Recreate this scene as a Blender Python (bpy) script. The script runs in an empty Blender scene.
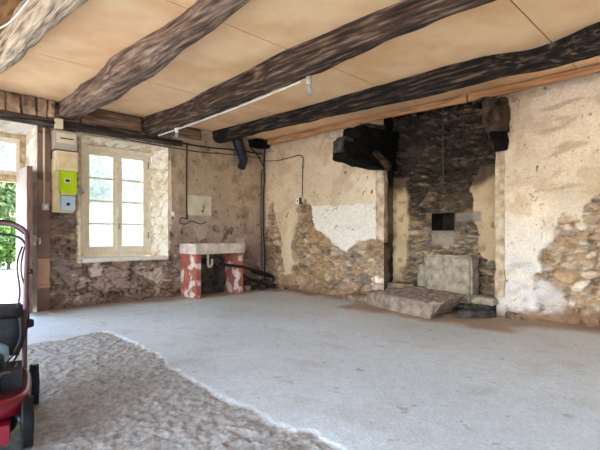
import bpy, bmesh, math, random
import numpy as np
from mathutils import Vector, Matrix, noise as mn

random.seed(7)
C = bpy.context.scene.collection
PI = math.pi

# ------------------------------------------------------------------ camera frame
FPX, CX, HY = 445.0, 300.0, 235.0            # focal length in pixels, centre column, horizon row
CAM = Vector((-5.02, -5.82, 0.90))
A = math.radians(45.3)
FW = Vector((math.sin(A), math.cos(A), 0)); RT = Vector((math.cos(A), -math.sin(A), 0))

def ray(px, py):
    return FW + RT * ((px - CX) / FPX) + Vector((0, 0, (HY - py) / FPX))
def onW(px, py, y=0.0):                      # point on a plane parallel to the window wall
    r = ray(px, py); return CAM + r * ((y - CAM.y) / r.y)
def onR(px, py, x=0.0):                      # ... parallel to the fireplace wall
    r = ray(px, py); return CAM + r * ((x - CAM.x) / r.x)
def onZ(px, py, z=0.0):                      # ... horizontal plane
    r = ray(px, py); return CAM + r * ((z - CAM.z) / r.z)

def lin(c):
    return tuple(((v / 255) / 12.92 if v / 255 <= .04045 else ((v / 255 + .055) / 1.055) ** 2.4) for v in c)
def L(*c): return np.array(lin(c))

# ------------------------------------------------------------------ numpy noise
def _h(ix, iy, s):
    n = (ix.astype(np.int64) * 374761393 + iy.astype(np.int64) * 668265263 + s * 974634757) & 0xFFFFFFFF
    n = ((n ^ (n >> 13)) * 1274126177) & 0xFFFFFFFF
    n = ((n ^ (n >> 16)) * 2246822519) & 0xFFFFFFFF
    return ((n ^ (n >> 15)) & 0xFFFFFF) / float(0xFFFFFF)
def vnoise(x, y, s=0):
    ix = np.floor(x); iy = np.floor(y); fx = x - ix; fy = y - iy
    fx = fx * fx * (3 - 2 * fx); fy = fy * fy * (3 - 2 * fy)
    a = _h(ix, iy, s); b = _h(ix + 1, iy, s); c = _h(ix, iy + 1, s); d = _h(ix + 1, iy + 1, s)
    return (a * (1 - fx) + b * fx) * (1 - fy) + (c * (1 - fx) + d * fx) * fy
def fbm(x, y, s=0, o=4):
    t = 0; a = .5; n = 0
    for k in range(o):
        t = t + a * vnoise(x * 2 ** k + 17.3 * k, y * 2 ** k - 9.1 * k, s + k); n += a; a *= .5
    return t / n                              # 0..1
def sstep(a, b, x):
    t = np.clip((x - a) / (b - a), 0, 1); return t * t * (3 - 2 * t)
def stones(u, v, s, cw=.26, ch=.12, jit=.42):
    wu = u + .05 * (fbm(u * 5, v * 5, s + 50, 3) - .5); wv = v + .05 * (fbm(u * 5, v * 5, s + 60, 3) - .5)
    y = wv / ch; row = np.floor(y); F1 = np.full(u.shape, 9.); F2 = np.full(u.shape, 9.)
    idx = np.zeros(u.shape); idy = np.zeros(u.shape)
    for dy in (-1, 0, 1):
        r = row + dy; x = wu / cw + .5 * np.mod(r, 2) + _h(r, r * 0, s + 5)
        col = np.floor(x)
        for dx in (-1, 0, 1):
            c = col + dx
            px = c + .5 + jit * (2 * _h(c, r, s) - 1); py = r + .5 + jit * .8 * (2 * _h(c, r, s + 1) - 1)
            d = np.sqrt((x - px) ** 2 + ((y - py) * 1.0) ** 2)
            m = d < F1
            F2 = np.where(m, F1, np.minimum(F2, d)); idx = np.where(m, c, idx); idy = np.where(m, r, idy)
            F1 = np.where(m, d, F1)
    e = F2 - F1
    return e, _h(idx, idy, s + 11), _h(idx, idy, s + 12), _h(idx, idy, s + 13)
def rubble(u, v, s, colors, mortar, cw, ch, smear=.5):
    """irregular rubble: big stones, some of them broken into small ones, mortar smeared over part"""
    u2 = u + .07 * (fbm(u * 3.5, v * 3.5, s + 71, 4) - .5); v2 = v + .06 * (fbm(u * 3.5, v * 3.5, s + 72, 4) - .5)
    e, r1, r2, r3 = stones(u2, v2, s, cw, ch, .5); f, q1, q2, q3 = stones(u2, v2, s + 31, cw * .42, ch * .5, .5)
    small = (r3 < .45); E = np.where(small, np.minimum(e * 1.6, f * .8), e); h = np.where(small, .45 * r1 + .4 * q1, r1); hue = np.where(small, (r2 + q2) * .5, r2)
    body = sstep(.03, .20, E + .16 * (fbm(u * 28, v * 28, s + 73, 3) - .5))
    fine = fbm(u * 22, v * 30, s + 74, 4); med = fbm(u * 7, v * 7, s + 75, 4)
    col = pal(colors, hue) * (.52 + .50 * h + .55 * (fine - .5) * 2 + .3 * (med - .5))[:, None]
    mcol = np.tile(L(*mortar), (len(u), 1)) * (.70 + .6 * fine)[:, None]
    col = mix(mcol, col, body)
    sm = sstep(.52, .64, fbm(u * 4.2, v * 5.0, s + 76, 5)) * smear
    col = mix(col, mcol * 1.06, sm)
    deep = sstep(.10, .0, E) * sstep(.45, .6, fbm(u * 6, v * 6, s + 77, 3))
    d = -.055 + .062 * body * (.25 + .75 * h) + .045 * (fine - .5) + .035 * (med - .5) - .06 * deep * (1 - sm)
    col = mix(col, col * .45, deep * (1 - sm) * .8)
    return d * (1 - .6 * sm) - .010 * sm, col
def sdist(u, v, poly):                        # signed distance, positive inside
    P = np.array(poly, float); n = len(P); d = np.full(u.shape, 1e9); ins = np.zeros(u.shape, bool)
    for i in range(n):
        a = P[i]; b = P[(i + 1) % n]; e = b - a; l2 = max(e @ e, 1e-12)
        t = np.clip(((u - a[0]) * e[0] + (v - a[1]) * e[1]) / l2, 0, 1)
        d = np.minimum(d, np.hypot(u - a[0] - t * e[0], v - a[1] - t * e[1]))
        c = ((a[1] > v) != (b[1] > v))
        if abs(b[1] - a[1]) > 1e-12:
            ins ^= c & (u < (b[0] - a[0]) * (v - a[1]) / (b[1] - a[1]) + a[0])
    return np.where(ins, d, -d)
def pmask(u, v, poly, s=0, amp=.06, soft=.012, freq=9):
    return sstep(-soft, soft, sdist(u, v, poly) + amp * (fbm(u * freq, v * freq, s + 90, 4) - .5) * 2)
def mix(a, b, t): return a * (1 - t[:, None]) + b * t[:, None]
def pal(colors, r):
    P = np.array([lin(c) for c in colors]); return P[np.clip((r * len(P)).astype(int), 0, len(P) - 1)]

# ------------------------------------------------------------------ tags and mesh helpers
def tag(o, label=None, cat=None, group=None, kind=None):
    if label: o['label'] = label
    if cat: o['category'] = cat
    if group: o['group'] = group
    if kind: o['kind'] = kind
    return o
def empty(name, loc, rz=0):
    o = bpy.data.objects.new(name, None); C.objects.link(o); o.location = loc; o.rotation_euler = (0, 0, rz)
    o.empty_display_size = .1
    return o
def obj(name, bm, mat, parent=None, smooth=False, bevel=0):
    if bevel:
        bmesh.ops.bevel(bm, geom=[e for e in bm.edges if e.is_manifold and e.calc_face_angle(0) > .6], offset=bevel, segments=2, affect='EDGES', clamp_overlap=True)
    bmesh.ops.recalc_face_normals(bm, faces=bm.faces)
    me = bpy.data.meshes.new(name); bm.to_mesh(me); bm.free()
    for p in me.polygons: p.use_smooth = smooth
    for m in (mat if isinstance(mat, (list, tuple)) else [mat]): me.materials.append(m)
    o = bpy.data.objects.new(name, me); C.objects.link(o)
    if parent: o.parent = parent
    return o
def B(): return bmesh.new()
def box(bm, lo, hi, M=None):
    x0, y0, z0 = lo; x1, y1, z1 = hi
    vs = [Vector(p) for p in ((x0, y0, z0), (x1, y0, z0), (x1, y1, z0), (x0, y1, z0), (x0, y0, z1), (x1, y0, z1), (x1, y1, z1), (x0, y1, z1))]
    vs = [bm.verts.new(M @ p if M else p) for p in vs]
    for f in ((0, 3, 2, 1), (4, 5, 6, 7), (0, 1, 5, 4), (1, 2, 6, 5), (2, 3, 7, 6), (3, 0, 4, 7)):
        bm.faces.new([vs[i] for i in f])
    return bm
def cbox(bm, c, s, M=None):
    return box(bm, [c[i] - s[i] / 2 for i in range(3)], [c[i] + s[i] / 2 for i in range(3)], M)
def smooth_path(pts, n=6):
    P = [Vector(p) for p in pts]; out = []
    if len(P) < 3: return P
    for i in range(len(P) - 1):
        p0 = P[max(i - 1, 0)]; p1 = P[i]; p2 = P[i + 1]; p3 = P[min(i + 2, len(P) - 1)]
        for k in range(n):
            t = k / n
            out.append(.5 * ((2 * p1) + (p2 - p0) * t + (2 * p0 - 5 * p1 + 4 * p2 - p3) * t * t + (3 * p1 - p0 - 3 * p2 + p3) * t ** 3))
    out.append(P[-1]); return out
def tube(bm, pts, r, seg=8, sm=0):
    P = smooth_path(pts, sm) if sm else [Vector(p) for p in pts]
    rs = r if isinstance(r, (list, tuple)) else [r] * len(P)
    if len(rs) != len(P): rs = [rs[0] + (rs[-1] - rs[0]) * i / (len(P) - 1) for i in range(len(P))]
    rings = []; up = Vector((.13, .21, 1)).normalized()
    for i, p in enumerate(P):
        t = (P[min(i + 1, len(P) - 1)] - P[max(i - 1, 0)]).normalized()
        if abs(t.dot(up)) > .97: up = Vector((1, .2, .1)).normalized()
        a = t.cross(up).normalized(); b = t.cross(a).normalized(); up = -b if b.dot(up) < 0 else b
        rings.append([bm.verts.new(p + (a * math.cos(2 * PI * k / seg) + b * math.sin(2 * PI * k / seg)) * rs[i]) for k in range(seg)])
    for q, w in zip(rings, rings[1:]):
        for k in range(seg): bm.faces.new((q[k], q[(k + 1) % seg], w[(k + 1) % seg], w[k]))
    bm.faces.new(rings[0][::-1]); bm.faces.new(rings[-1]); return bm
def lathe(bm, prof, M, seg=24):               # profile (r, h) turned about local z
    rings = [[bm.verts.new(M @ Vector((r * math.cos(2 * PI * k / seg), r * math.sin(2 * PI * k / seg), h))) for k in range(seg)] for r, h in prof]
    for q, w in zip(rings, rings[1:]):
        for k in range(seg): bm.faces.new((q[k], q[(k + 1) % seg], w[(k + 1) % seg], w[k]))
    bm.faces.new(rings[0][::-1]); bm.faces.new(rings[-1]); return bm
def rough(bm, amp, f, off=(0, 0, 0)):
    bm.normal_update()
    for v in bm.verts:
        p = (v.co + Vector(off)) * f
        n = mn.fractal(p, .6, 2.1, 4)
        v.co += v.normal * (n * amp)
    return bm
def stone_prism(outline, z0, z1, amp=.012, f=5, cut=.05, taper=.02, off=(0, 0, 0), bev=.018, foot=None):
    bm = B(); n = len(outline); cx = sum(p[0] for p in outline) / n; cy = sum(p[1] for p in outline) / n
    zt = lambda i: z1[i] if isinstance(z1, (list, tuple)) else z1
    lo = [bm.verts.new((x, y, z0)) for x, y in (foot or outline)]
    hi = [bm.verts.new((x + (cx - x) * taper, y + (cy - y) * taper, zt(i))) for i, (x, y) in enumerate(outline)]
    bm.faces.new(lo[::-1]); bm.faces.new(hi)
    for i in range(n): bm.faces.new((lo[i], lo[(i + 1) % n], hi[(i + 1) % n], hi[i]))
    bmesh.ops.bevel(bm, geom=list(bm.edges), offset=bev, segments=1, affect='EDGES')
    bmesh.ops.triangulate(bm, faces=bm.faces)
    for _ in range(6):
        es = [e for e in bm.edges if e.calc_length() > cut]
        if not es: break
        bmesh.ops.subdivide_edges(bm, edges=es, cuts=1)
        bmesh.ops.triangulate(bm, faces=[f_ for f_ in bm.faces if len(f_.verts) > 4])
    bmesh.ops.recalc_face_normals(bm, faces=bm.faces)
    return rough(bm, amp, f, off)

# ------------------------------------------------------------------ materials
def node_mat(name):
    m = bpy.data.materials.new(name); m.use_nodes = True; nt = m.node_tree; nt.nodes.clear()
    out = nt.nodes.new('ShaderNodeOutputMaterial'); b = nt.nodes.new('ShaderNodeBsdfPrincipled')
    nt.links.new(b.outputs[0], out.inputs[0]); return m, nt, b
def mat(name, c1, c2=None, scale=8, rough_=.7, metal=0, bump=.2, bd=.004, bscale=None, stretch=(1, 1, 1), detail=5, lo=.35, hi=.65, spec=.4, dist=0, c3=None):
    m, nt, b = node_mat(name); N = nt.nodes; K = nt.links
    c2 = c2 or tuple(v * .75 for v in c1)
    tc = N.new('ShaderNodeTexCoord'); mp = N.new('ShaderNodeMapping'); mp.inputs['Scale'].default_value = stretch
    K.new(tc.outputs['Object'], mp.inputs[0])
    n1 = N.new('ShaderNodeTexNoise'); n1.inputs['Scale'].default_value = scale; n1.inputs['Detail'].default_value = detail; n1.inputs['Distortion'].default_value = dist
    K.new(mp.outputs[0], n1.inputs['Vector'])
    cr = N.new('ShaderNodeValToRGB'); cr.color_ramp.elements[0].position = lo; cr.color_ramp.elements[1].position = hi
    cr.color_ramp.elements[0].color = (*lin(c2), 1); cr.color_ramp.elements[1].color = (*lin(c1), 1)
    if c3:
        e = cr.color_ramp.elements.new((lo + hi) / 2); e.color = (*lin(c3), 1)
    K.new(n1.outputs[0], cr.inputs[0]); K.new(cr.outputs[0], b.inputs['Base Color'])
    b.inputs['Roughness'].default_value = rough_; b.inputs['Metallic'].default_value = metal; b.inputs['Specular IOR Level'].default_value = spec
    if bump:
        n2 = N.new('ShaderNodeTexNoise'); n2.inputs['Scale'].default_value = bscale or scale * 4; n2.inputs['Detail'].default_value = 6
        K.new(mp.outputs[0], n2.inputs['Vector'])
        bp = N.new('ShaderNodeBump'); bp.inputs['Strength'].default_value = bump; bp.inputs['Distance'].default_value = bd
        K.new(n2.outputs[0], bp.inputs['Height']); K.new(bp.outputs[0], b.inputs['Normal'])
    return m
def attr_mat(name, rough_=.92, fine=70, amt=.5, bump=.5, bd=.006, spec=.25, bs=90):
    m, nt, b = node_mat(name); N = nt.nodes; K = nt.links
    at = N.new('ShaderNodeAttribute'); at.attribute_name = 'Col'
    tc = N.new('ShaderNodeTexCoord')
    n1 = N.new('ShaderNodeTexNoise'); n1.inputs['Scale'].default_value = fine; n1.inputs['Detail'].default_value = 6; n1.inputs['Roughness'].default_value = .7
    K.new(tc.outputs['Object'], n1.inputs['Vector'])
    mr = N.new('ShaderNodeMapRange'); mr.inputs[1].default_value = .25; mr.inputs[2].default_value = .75
    mr.inputs[3].default_value = 1 - amt; mr.inputs[4].default_value = 1 + amt * .8
    K.new(n1.outputs[0], mr.inputs[0])
    mx = N.new('ShaderNodeMix'); mx.data_type = 'RGBA'; mx.blend_type = 'MULTIPLY'; mx.inputs[0].default_value = 1
    K.new(at.outputs['Color'], mx.inputs[6]); K.new(mr.outputs[0], mx.inputs[7]); K.new(mx.outputs[2], b.inputs['Base Color'])
    b.inputs['Roughness'].default_value = rough_; b.inputs['Specular IOR Level'].default_value = spec
    n2 = N.new('ShaderNodeTexNoise'); n2.inputs['Scale'].default_value = bs; n2.inputs['Detail'].default_value = 8; n2.inputs['Roughness'].default_value = .65
    K.new(tc.outputs['Object'], n2.inputs['Vector'])
    bp = N.new('ShaderNodeBump'); bp.inputs['Strength'].default_value = bump; bp.inputs['Distance'].default_value = bd
    K.new(n2.outputs[0], bp.inputs['Height']); K.new(bp.outputs[0], b.inputs['Normal'])
    return m

M = {}
M['wall'] = attr_mat('masonry', fine=60, amt=.26, bump=.6, bd=.012, bs=50)
M['floor'] = attr_mat('concrete', rough_=.6, fine=45, amt=.22, bump=.6, bd=.008, bs=70, spec=.4)
M['ceil'] = mat('fibre_panel', (252, 218, 172), (238, 194, 146), 2.6, .85, bump=.15, bd=.002, bscale=60)
M['roof'] = mat('dark_void', (60, 50, 42), (40, 33, 28), 4, .9)
M['brown_board'] = mat('brown_board', (150, 108, 62), (96, 64, 34), 5, .8, stretch=(6, 1, 1))
M['seam'] = mat('panel_joint', (120, 84, 56), (90, 60, 40), 20, .9)
def wood(name, a, b, c=None, sc=6, r=.85, bump=1, bd=.02, st=(6, .5, 6), dist=.12):
    return mat(name, a, b, sc, r, bump=bump, bd=bd, bscale=sc * 2.2, stretch=st, detail=10, lo=.32, hi=.72, spec=.25, dist=dist, c3=c)
M['beam1'] = wood('weathered_oak', (222, 208, 186), (108, 94, 80), (192, 174, 150))
M['beam2'] = wood('brown_oak', (186, 164, 146), (68, 52, 44), (130, 108, 94))
M['beam3'] = wood('dark_oak', (150, 126, 106), (36, 28, 24), (78, 62, 52))
M['beam4'] = wood('charred_oak', (122, 102, 84), (22, 19, 19), (44, 37, 34))
M['plate'] = wood('old_plank', (168, 140, 118), (82, 62, 50), (130, 104, 86), st=(.5, 6, 6))
M['lintel'] = wood('black_timber', (136, 122, 112), (44, 38, 36), (82, 70, 64), st=(.5, 6, 6))
M['batten'] = wood('pine_batten', (212, 168, 126), (156, 112, 76), (194, 146, 104), bump=.3, bd=.004)
M['char'] = mat('soot_black', (24, 21, 19), (6, 6, 6), 9, .95, bump=.9, bd=.02, bscale=22, spec=.15)
M['charbrown'] = mat('smoked_wood', (98, 78, 60), (38, 30, 25), 7, .9, bump=.8, bd=.015, bscale=26, stretch=(1, 3, 3), spec=.2)
M['corbel'] = mat('smoked_stone', (86, 70, 56), (28, 23, 20), 8, .9, bump=.9, bd=.02, bscale=26, spec=.2)
M['granite'] = mat('granite', (180, 168, 150), (126, 116, 104), 13, .85, bump=1, bd=.016, bscale=60, lo=.3, hi=.68, detail=12)
M['slab'] = mat('hearth_stone', (178, 162, 148), (112, 96, 86), 10, .88, bump=1, bd=.03, bscale=30, lo=.3, hi=.7, detail=8)
M['rubble'] = mat('rubble_stone', (164, 142, 120), (88, 72, 62), 12, .9, bump=.9, bd=.012, bscale=34)
M['packing'] = mat('packing_masonry', (196, 166, 138), (118, 94, 78), 9, .9, bump=.9, bd=.014, bscale=30)
M['rubble_dark'] = mat('dark_rubble', (86, 78, 74), (40, 36, 36), 12, .9, bump=.9, bd=.012, bscale=34)
M['frame'] = mat('cream_paint', (240, 232, 212), (226, 214, 188), 14, .55, bump=.1, bd=.002)
M['doorframe'] = mat('worn_cream_paint', (206, 186, 150), (158, 132, 100), 14, .65, bump=.3, bd=.003)
M['leaf'] = mat('skylit_door_wood', (196, 180, 176), (150, 128, 122), 10, .7, bump=.4, bd=.004, stretch=(6, 6, .5))  # pale sky reflection put into the wood colour of the leaf
M['leafedge'] = mat('door_edge_wood', (138, 108, 98), (96, 72, 66), 10, .8, bump=.4, bd=.004, stretch=(6, 6, .5))
M['steel'] = mat('dull_steel', (170, 168, 165), (120, 118, 116), 20, .4, metal=.9, bump=.1)
M['cream_plastic'] = mat('cream_plastic', (226, 212, 186), (214, 198, 170), 6, .5, bump=0)
M['board'] = mat('cream_board', (226, 206, 164), (206, 184, 140), 9, .6, bump=.1)
M['grey_plastic'] = mat('grey_plastic', (186, 178, 168), (172, 164, 152), 6, .5, bump=0)
M['lime'] = mat('lime_plastic', (186, 208, 20), (170, 194, 14), 4, .4, bump=0)
M['pale_blue'] = mat('pale_blue_plastic', (178, 196, 208), (164, 184, 198), 5, .4, bump=0)
M['white_plastic'] = mat('white_plastic', (232, 228, 220), (216, 210, 200), 8, .5, bump=0)
M['black'] = mat('black_rubber', (34, 33, 34), (20, 20, 21), 20, .55, bump=.1)
M['dkgrey'] = mat('dark_cable', (78, 70, 66), (52, 47, 45), 14, .6, bump=0)
M['bluepipe'] = mat('navy_plastic', (32, 38, 58), (18, 21, 34), 8, .45, bump=.1)
M['paper'] = mat('paper', (222, 220, 208), (200, 202, 190), 14, .8, bump=0)
M['print'] = mat('print_ink', (120, 140, 110), (90, 110, 100), 40, .8, bump=0)
M['plate_white'] = mat('painted_plate', (214, 208, 190), (194, 186, 164), 6, .6, bump=.1)
M['red'] = mat('red_enamel', (124, 14, 38), (100, 9, 28), 5, .28, bump=0, spec=.6)
M['engine'] = mat('engine_black', (32, 34, 39), (18, 19, 23), 14, .5, bump=.1)
M['bag'] = mat('grass_bag_fabric', (38, 41, 47), (26, 28, 33), 60, .8, bump=.4, bd=.002, bscale=160)
M['pinktube'] = mat('faded_handle_paint', (104, 72, 78), (72, 50, 56), 10, .4, bump=0, spec=.5)
M['tyre'] = mat('tyre_rubber', (38, 38, 40), (24, 24, 26), 24, .7, bump=.2, bscale=90)
M['tank'] = mat('pale_tank_plastic', (150, 186, 206), (126, 164, 190), 6, .35, bump=0)
M['foliage'] = mat('leaf_green', (124, 156, 74), (66, 104, 44), 4, .6, bump=0, spec=.3)
M['foliage2'] = mat('leaf_pale', (164, 182, 122), (104, 134, 84), 3, .6, bump=0, spec=.3)
M['bark'] = mat('bark', (120, 104, 88), (74, 62, 52), 12, .9, bump=.6, stretch=(4, 4, 1))
M['gravel'] = mat('pale_gravel', (218, 212, 200), (188, 180, 168), 30, .95, bump=.4, bd=.01)
M['gardenwall'] = mat('pale_garden_stone', (168, 164, 158), (140, 136, 132), 5, .9, bump=.5, bd=.015)
M['bulbglass'] = None
def glass_mat(name, tint=(.97, .98, .98), ro=.0, fac=.0):
    m = bpy.data.materials.new(name); m.use_nodes = True; nt = m.node_tree; nt.nodes.clear()
    o = nt.nodes.new('ShaderNodeOutputMaterial'); t = nt.nodes.new('ShaderNodeBsdfTransparent'); t.inputs[0].default_value = (*tint, 1)
    g = nt.nodes.new('ShaderNodeBsdfGlossy'); g.inputs['Roughness'].default_value = .05
    lw = nt.nodes.new('ShaderNodeFresnel'); lw.inputs[0].default_value = 1.45
    x = nt.nodes.new('ShaderNodeMixShader'); nt.links.new(lw.outputs[0], x.inputs[0]); nt.links.new(t.outputs[0], x.inputs[1]); nt.links.new(g.outputs[0], x.inputs[2])
    last = x
    if fac:                                   # a film of dust on the pane
        d = nt.nodes.new('ShaderNodeBsdfTranslucent'); d.inputs[0].default_value = (.9, .92, .92, 1)
        n = nt.nodes.new('ShaderNodeTexNoise'); n.inputs['Scale'].default_value = 3
        mm = nt.nodes.new('ShaderNodeMath'); mm.operation = 'MULTIPLY'; mm.inputs[1].default_value = fac * 2
        tcx = nt.nodes.new('ShaderNodeTexCoord'); nt.links.new(tcx.outputs['Object'], n.inputs['Vector'])
        nt.links.new(n.outputs[0], mm.inputs[0])
        y = nt.nodes.new('ShaderNodeMixShader'); nt.links.new(mm.outputs[0], y.inputs[0]); nt.links.new(x.outputs[0], y.inputs[1]); nt.links.new(d.outputs[0], y.inputs[2]); last = y
    nt.links.new(last.outputs[0], o.inputs[0]); return m
M['glass'] = glass_mat('window_glass', fac=.16)
M['bulbglass'] = glass_mat('bulb_glass', (.93, .95, .93), fac=.3)

# ------------------------------------------------------------------ grids (walls, floor)
class Grid:
    def __init__(s): s.V = []; s.F = []; s.K = []; s.n = 0
    def add(s, org, ud, vd, nd, us, vs, fn, hole=None, offset=None):
        """fn(u, v) -> displacement along nd and a linear colour; hole(uc, vc) -> cells left out"""
        U, Vv = np.meshgrid(us, vs, indexing='ij'); sh = U.shape; u = U.ravel(); v = Vv.ravel()
        d, col = fn(u, v)
        P = np.outer(np.ones_like(u), org) + np.outer(u, ud) + np.outer(v, vd) + np.outer(d, nd)
        if offset is not None: P = P + offset(u, v)
        i, j = np.meshgrid(np.arange(sh[0] - 1), np.arange(sh[1] - 1), indexing='ij'); i = i.ravel(); j = j.ravel()
        a = i * sh[1] + j; q = np.stack([a, a + sh[1], a + sh[1] + 1, a + 1], 1)
        if hole is not None:
            uc = (us[i] + us[i + 1]) / 2; vc = (vs[j] + vs[j + 1]) / 2; q = q[~hole(uc, vc)]
        if np.dot(np.cross(ud, vd), nd) < 0: q = q[:, ::-1]
        s.V.append(P); s.F.append(q + s.n); s.K.append(np.clip(col, 0.002, 1)); s.n += len(P)
    def build(s, name, m, kind='structure', smooth=True):
        V = np.concatenate(s.V); F = np.concatenate(s.F); K = np.concatenate(s.K)
        me = bpy.data.meshes.new(name); me.vertices.add(len(V)); me.vertices.foreach_set('co', V.astype(np.float32).ravel())
        me.loops.add(F.size); me.polygons.add(len(F))
        me.loops.foreach_set('vertex_index', F.astype(np.int32).ravel())
        me.polygons.foreach_set('loop_start', (np.arange(len(F)) * 4).astype(np.int32))
        me.polygons.foreach_set('use_smooth', np.full(len(F), smooth))
        me.update(calc_edges=True); me.validate()
        at = me.color_attributes.new('Col', 'FLOAT_COLOR', 'POINT')
        at.data.foreach_set('color', np.concatenate([K, np.ones((len(K), 1))], 1).astype(np.float32).ravel())
        me.materials.append(m); o = bpy.data.objects.new(name, me); C.objects.link(o); o['kind'] = kind
        return o
def lines(*bp, res=.0105):
    out = []
    for a, b in zip(bp, bp[1:]):
        n = max(1, int(round((b - a) / res))); out.extend(np.linspace(a, b, n + 1)[:-1])
    return np.array(out + [bp[-1]])
def polyW(pts): return [(p.x, p.z) for p in (onW(*q) for q in pts)]
def polyR(pts, x=0): return [(p.y, p.z) for p in (onR(q[0], q[1], x) for q in pts)]
ROOMH = 2.5
# openings of the window wall
WX0, WX1, WZ0, WZ1 = -3.0, -1.82, .575, 2.15       # window, at the room face
FX0, FX1, FY = -2.93, -1.955, .25                  # window frame, at the depth of the frame
DX0, DX1, DZ1 = -4.75, -3.49, 2.175                 # door opening

STONE_W = [(150, 122, 104), (126, 102, 90), (168, 142, 122), (112, 96, 92), (140, 118, 108), (178, 152, 128), (132, 112, 104), (158, 128, 104)]
STONE_R = [(196, 174, 150), (172, 150, 128), (212, 196, 178), (180, 152, 120), (164, 150, 140), (222, 208, 192), (190, 168, 146)]

polyWp = polyW([(172, 120), (262, 140), (300, 145), (300, 238), (262, 262), (246, 258), (236, 246), (205, 246), (186, 242), (176, 238), (170, 215), (168, 160)])
polyWthin = polyW([(84, 262), (178, 252), (178, 292), (140, 282), (100, 292), (84, 280)])
def f_window_wall(u, v):
    d, col = rubble(u, v, 3, STONE_W, (150, 126, 108), .28, .095, .45)
    big = fbm(u * 2.3, v * 2.3, 31, 4)
    # thin grey wash that is left on parts of the rubble
    wash = sstep(.50, .60, fbm(u * 3.1 + 4, v * 3.8, 21, 5)) * .75
    wash = np.maximum(wash, .7 * pmask(u, v, polyWthin, 5, .15, .08, 5) * sstep(.35, .6, fbm(u * 6, v * 6, 44)))
    col = mix(col, L(158, 136, 126) * (.8 + .4 * big)[:, None], wash); d = d * (1 - .5 * wash) - .006 * wash
    pale = sstep(.66, .70, fbm(u * 3.6 + 9, v * 5, 77, 5)) * (v < .62) * (u > -3.4)
    col = mix(col, L(206, 188, 172) + 0 * col, pale * .8)
    # plaster to the right of the window
    p = pmask(u, v, polyWp, 1, .16, .02, 5)
    holes = sstep(.64, .69, fbm(u * 7 + 3, v * 7, 9, 5)) * sstep(1.5, .8, v)
    p = p * (1 - holes)
    up = sstep(.6, 1.9, v)
    pc = mix(np.tile(L(166, 146, 138), (len(u), 1)), np.tile(L(192, 172, 146), (len(u), 1)), up)
    pc = pc * (.60 + .5 * big + .24 * fbm(u * 26, v * 26, 20, 3))[:, None]
    stain = sstep(.52, .72, fbm(u * 5 + 11, v * 5, 13, 5)); pc = mix(pc, L(132, 106, 86) + 0 * pc, stain * .55)
    spots = np.maximum(sstep(.74, .79, fbm(u * 14, v * 14, 15, 5)), sstep(.80, .84, fbm(u * 40, v * 36, 18, 2))); pc = mix(pc, L(84, 68, 58) + 0 * pc, spots * .8)
    lt = sstep(.60, .68, fbm(u * 4 - 7, v * 4, 17, 5)) * sstep(1.4, .6, v); pc = mix(pc, L(204, 190, 180) + 0 * pc, lt * .7)
    col = mix(col, pc, p); d = d * (1 - p) + p * (.006 * (fbm(u * 8, v * 8, 19, 4) - .5) + .004)
    # cream limewash round the window reveal edge
    edge = np.maximum.reduce([WX0 - u, u - WX1, WZ0 - v, v - WZ1])
    rim = sstep(.055, .02, edge + .05 * (fbm(u * 22, v * 22, 23, 3) - .5)) * (edge > 0) * (v > WZ0 - .03)
    col = mix(col, L(232, 216, 186) + 0 * col, rim * .85)
    # pinkish dressed stone of the door jamb, its lit stretch painted in
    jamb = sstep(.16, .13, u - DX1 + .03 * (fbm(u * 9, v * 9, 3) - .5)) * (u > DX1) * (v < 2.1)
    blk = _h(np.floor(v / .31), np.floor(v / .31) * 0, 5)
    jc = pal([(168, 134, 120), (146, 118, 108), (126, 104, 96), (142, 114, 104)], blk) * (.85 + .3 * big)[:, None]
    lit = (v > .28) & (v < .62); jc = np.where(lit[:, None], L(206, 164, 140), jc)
    jt = np.minimum(np.mod(v, .31), .31 - np.mod(v, .31))
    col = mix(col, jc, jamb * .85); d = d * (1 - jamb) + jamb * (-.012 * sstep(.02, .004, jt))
    # damp dark foot and brown dust
    foot = sstep(.22, .02, v + .16 * (fbm(u * 5, v * 5, 33) - .5)); col = mix(col, L(112, 84, 66) + 0 * col, foot * .65)
    near = np.minimum(np.maximum.reduce([WX0 - u, u - WX1, WZ0 - v, v - WZ1]), np.maximum.reduce([DX0 - u, u - DX1, v - DZ1]))
    d = d * sstep(0, .05, near)
    return -d, col
def plain(c, c2, amp=.008, f=9, s=0, lumps=0):
    c = L(*c); c2 = L(*c2)
    def fn(u, v):
        n = fbm(u * f, v * f, s, 5)
        col = mix(np.tile(c2, (len(u), 1)), np.tile(c, (len(u), 1)), sstep(.35, .6, n))
        d = amp * (fbm(u * f * 1.5, v * f * 1.5, s + 3, 4) - .5) * 2
        if lumps:
            e, r1, r2, r3 = stones(u, v, s + 2, .16, .13); d = d + lumps * (sstep(.05, .3, e) - 1) * (.5 + .5 * r1)
            col = mix(col, col * np.array(lin((196, 172, 140))), (1 - sstep(.0, .12, e)) * .8)
        return d, col
    return fn

g = Grid()
holeW = lambda u, v: ((u > WX0) & (u < WX1) & (v > WZ0) & (v < WZ1)) | ((u > DX0) & (u < DX1) & (v < DZ1))
ex, ey, ez = np.eye(3)
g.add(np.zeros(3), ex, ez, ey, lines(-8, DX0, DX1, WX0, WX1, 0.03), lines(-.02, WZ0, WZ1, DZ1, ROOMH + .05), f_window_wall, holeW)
OUT = .5
def reveal(x0, y0, x1, y1, z0, z1, fn, inward):   # upright strip from (x0,y0) to (x1,y1)
    d = np.array([x1 - x0, y1 - y0, 0.]); l = np.linalg.norm(d); d /= l
    g.add(np.array([x0, y0, 0.]), d, ez, np.array(inward, float), lines(0, l, res=.02), lines(z0, z1, res=.02), lambda u, v: (lambda q: (q[0] * sstep(0, .04, u) * sstep(0, .03, v - z0) * sstep(0, .03, z1 - v), q[1]))(fn(u, v)))
cream = plain((250, 244, 230), (232, 216, 188), .010, 11, 5, .022)
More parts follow.
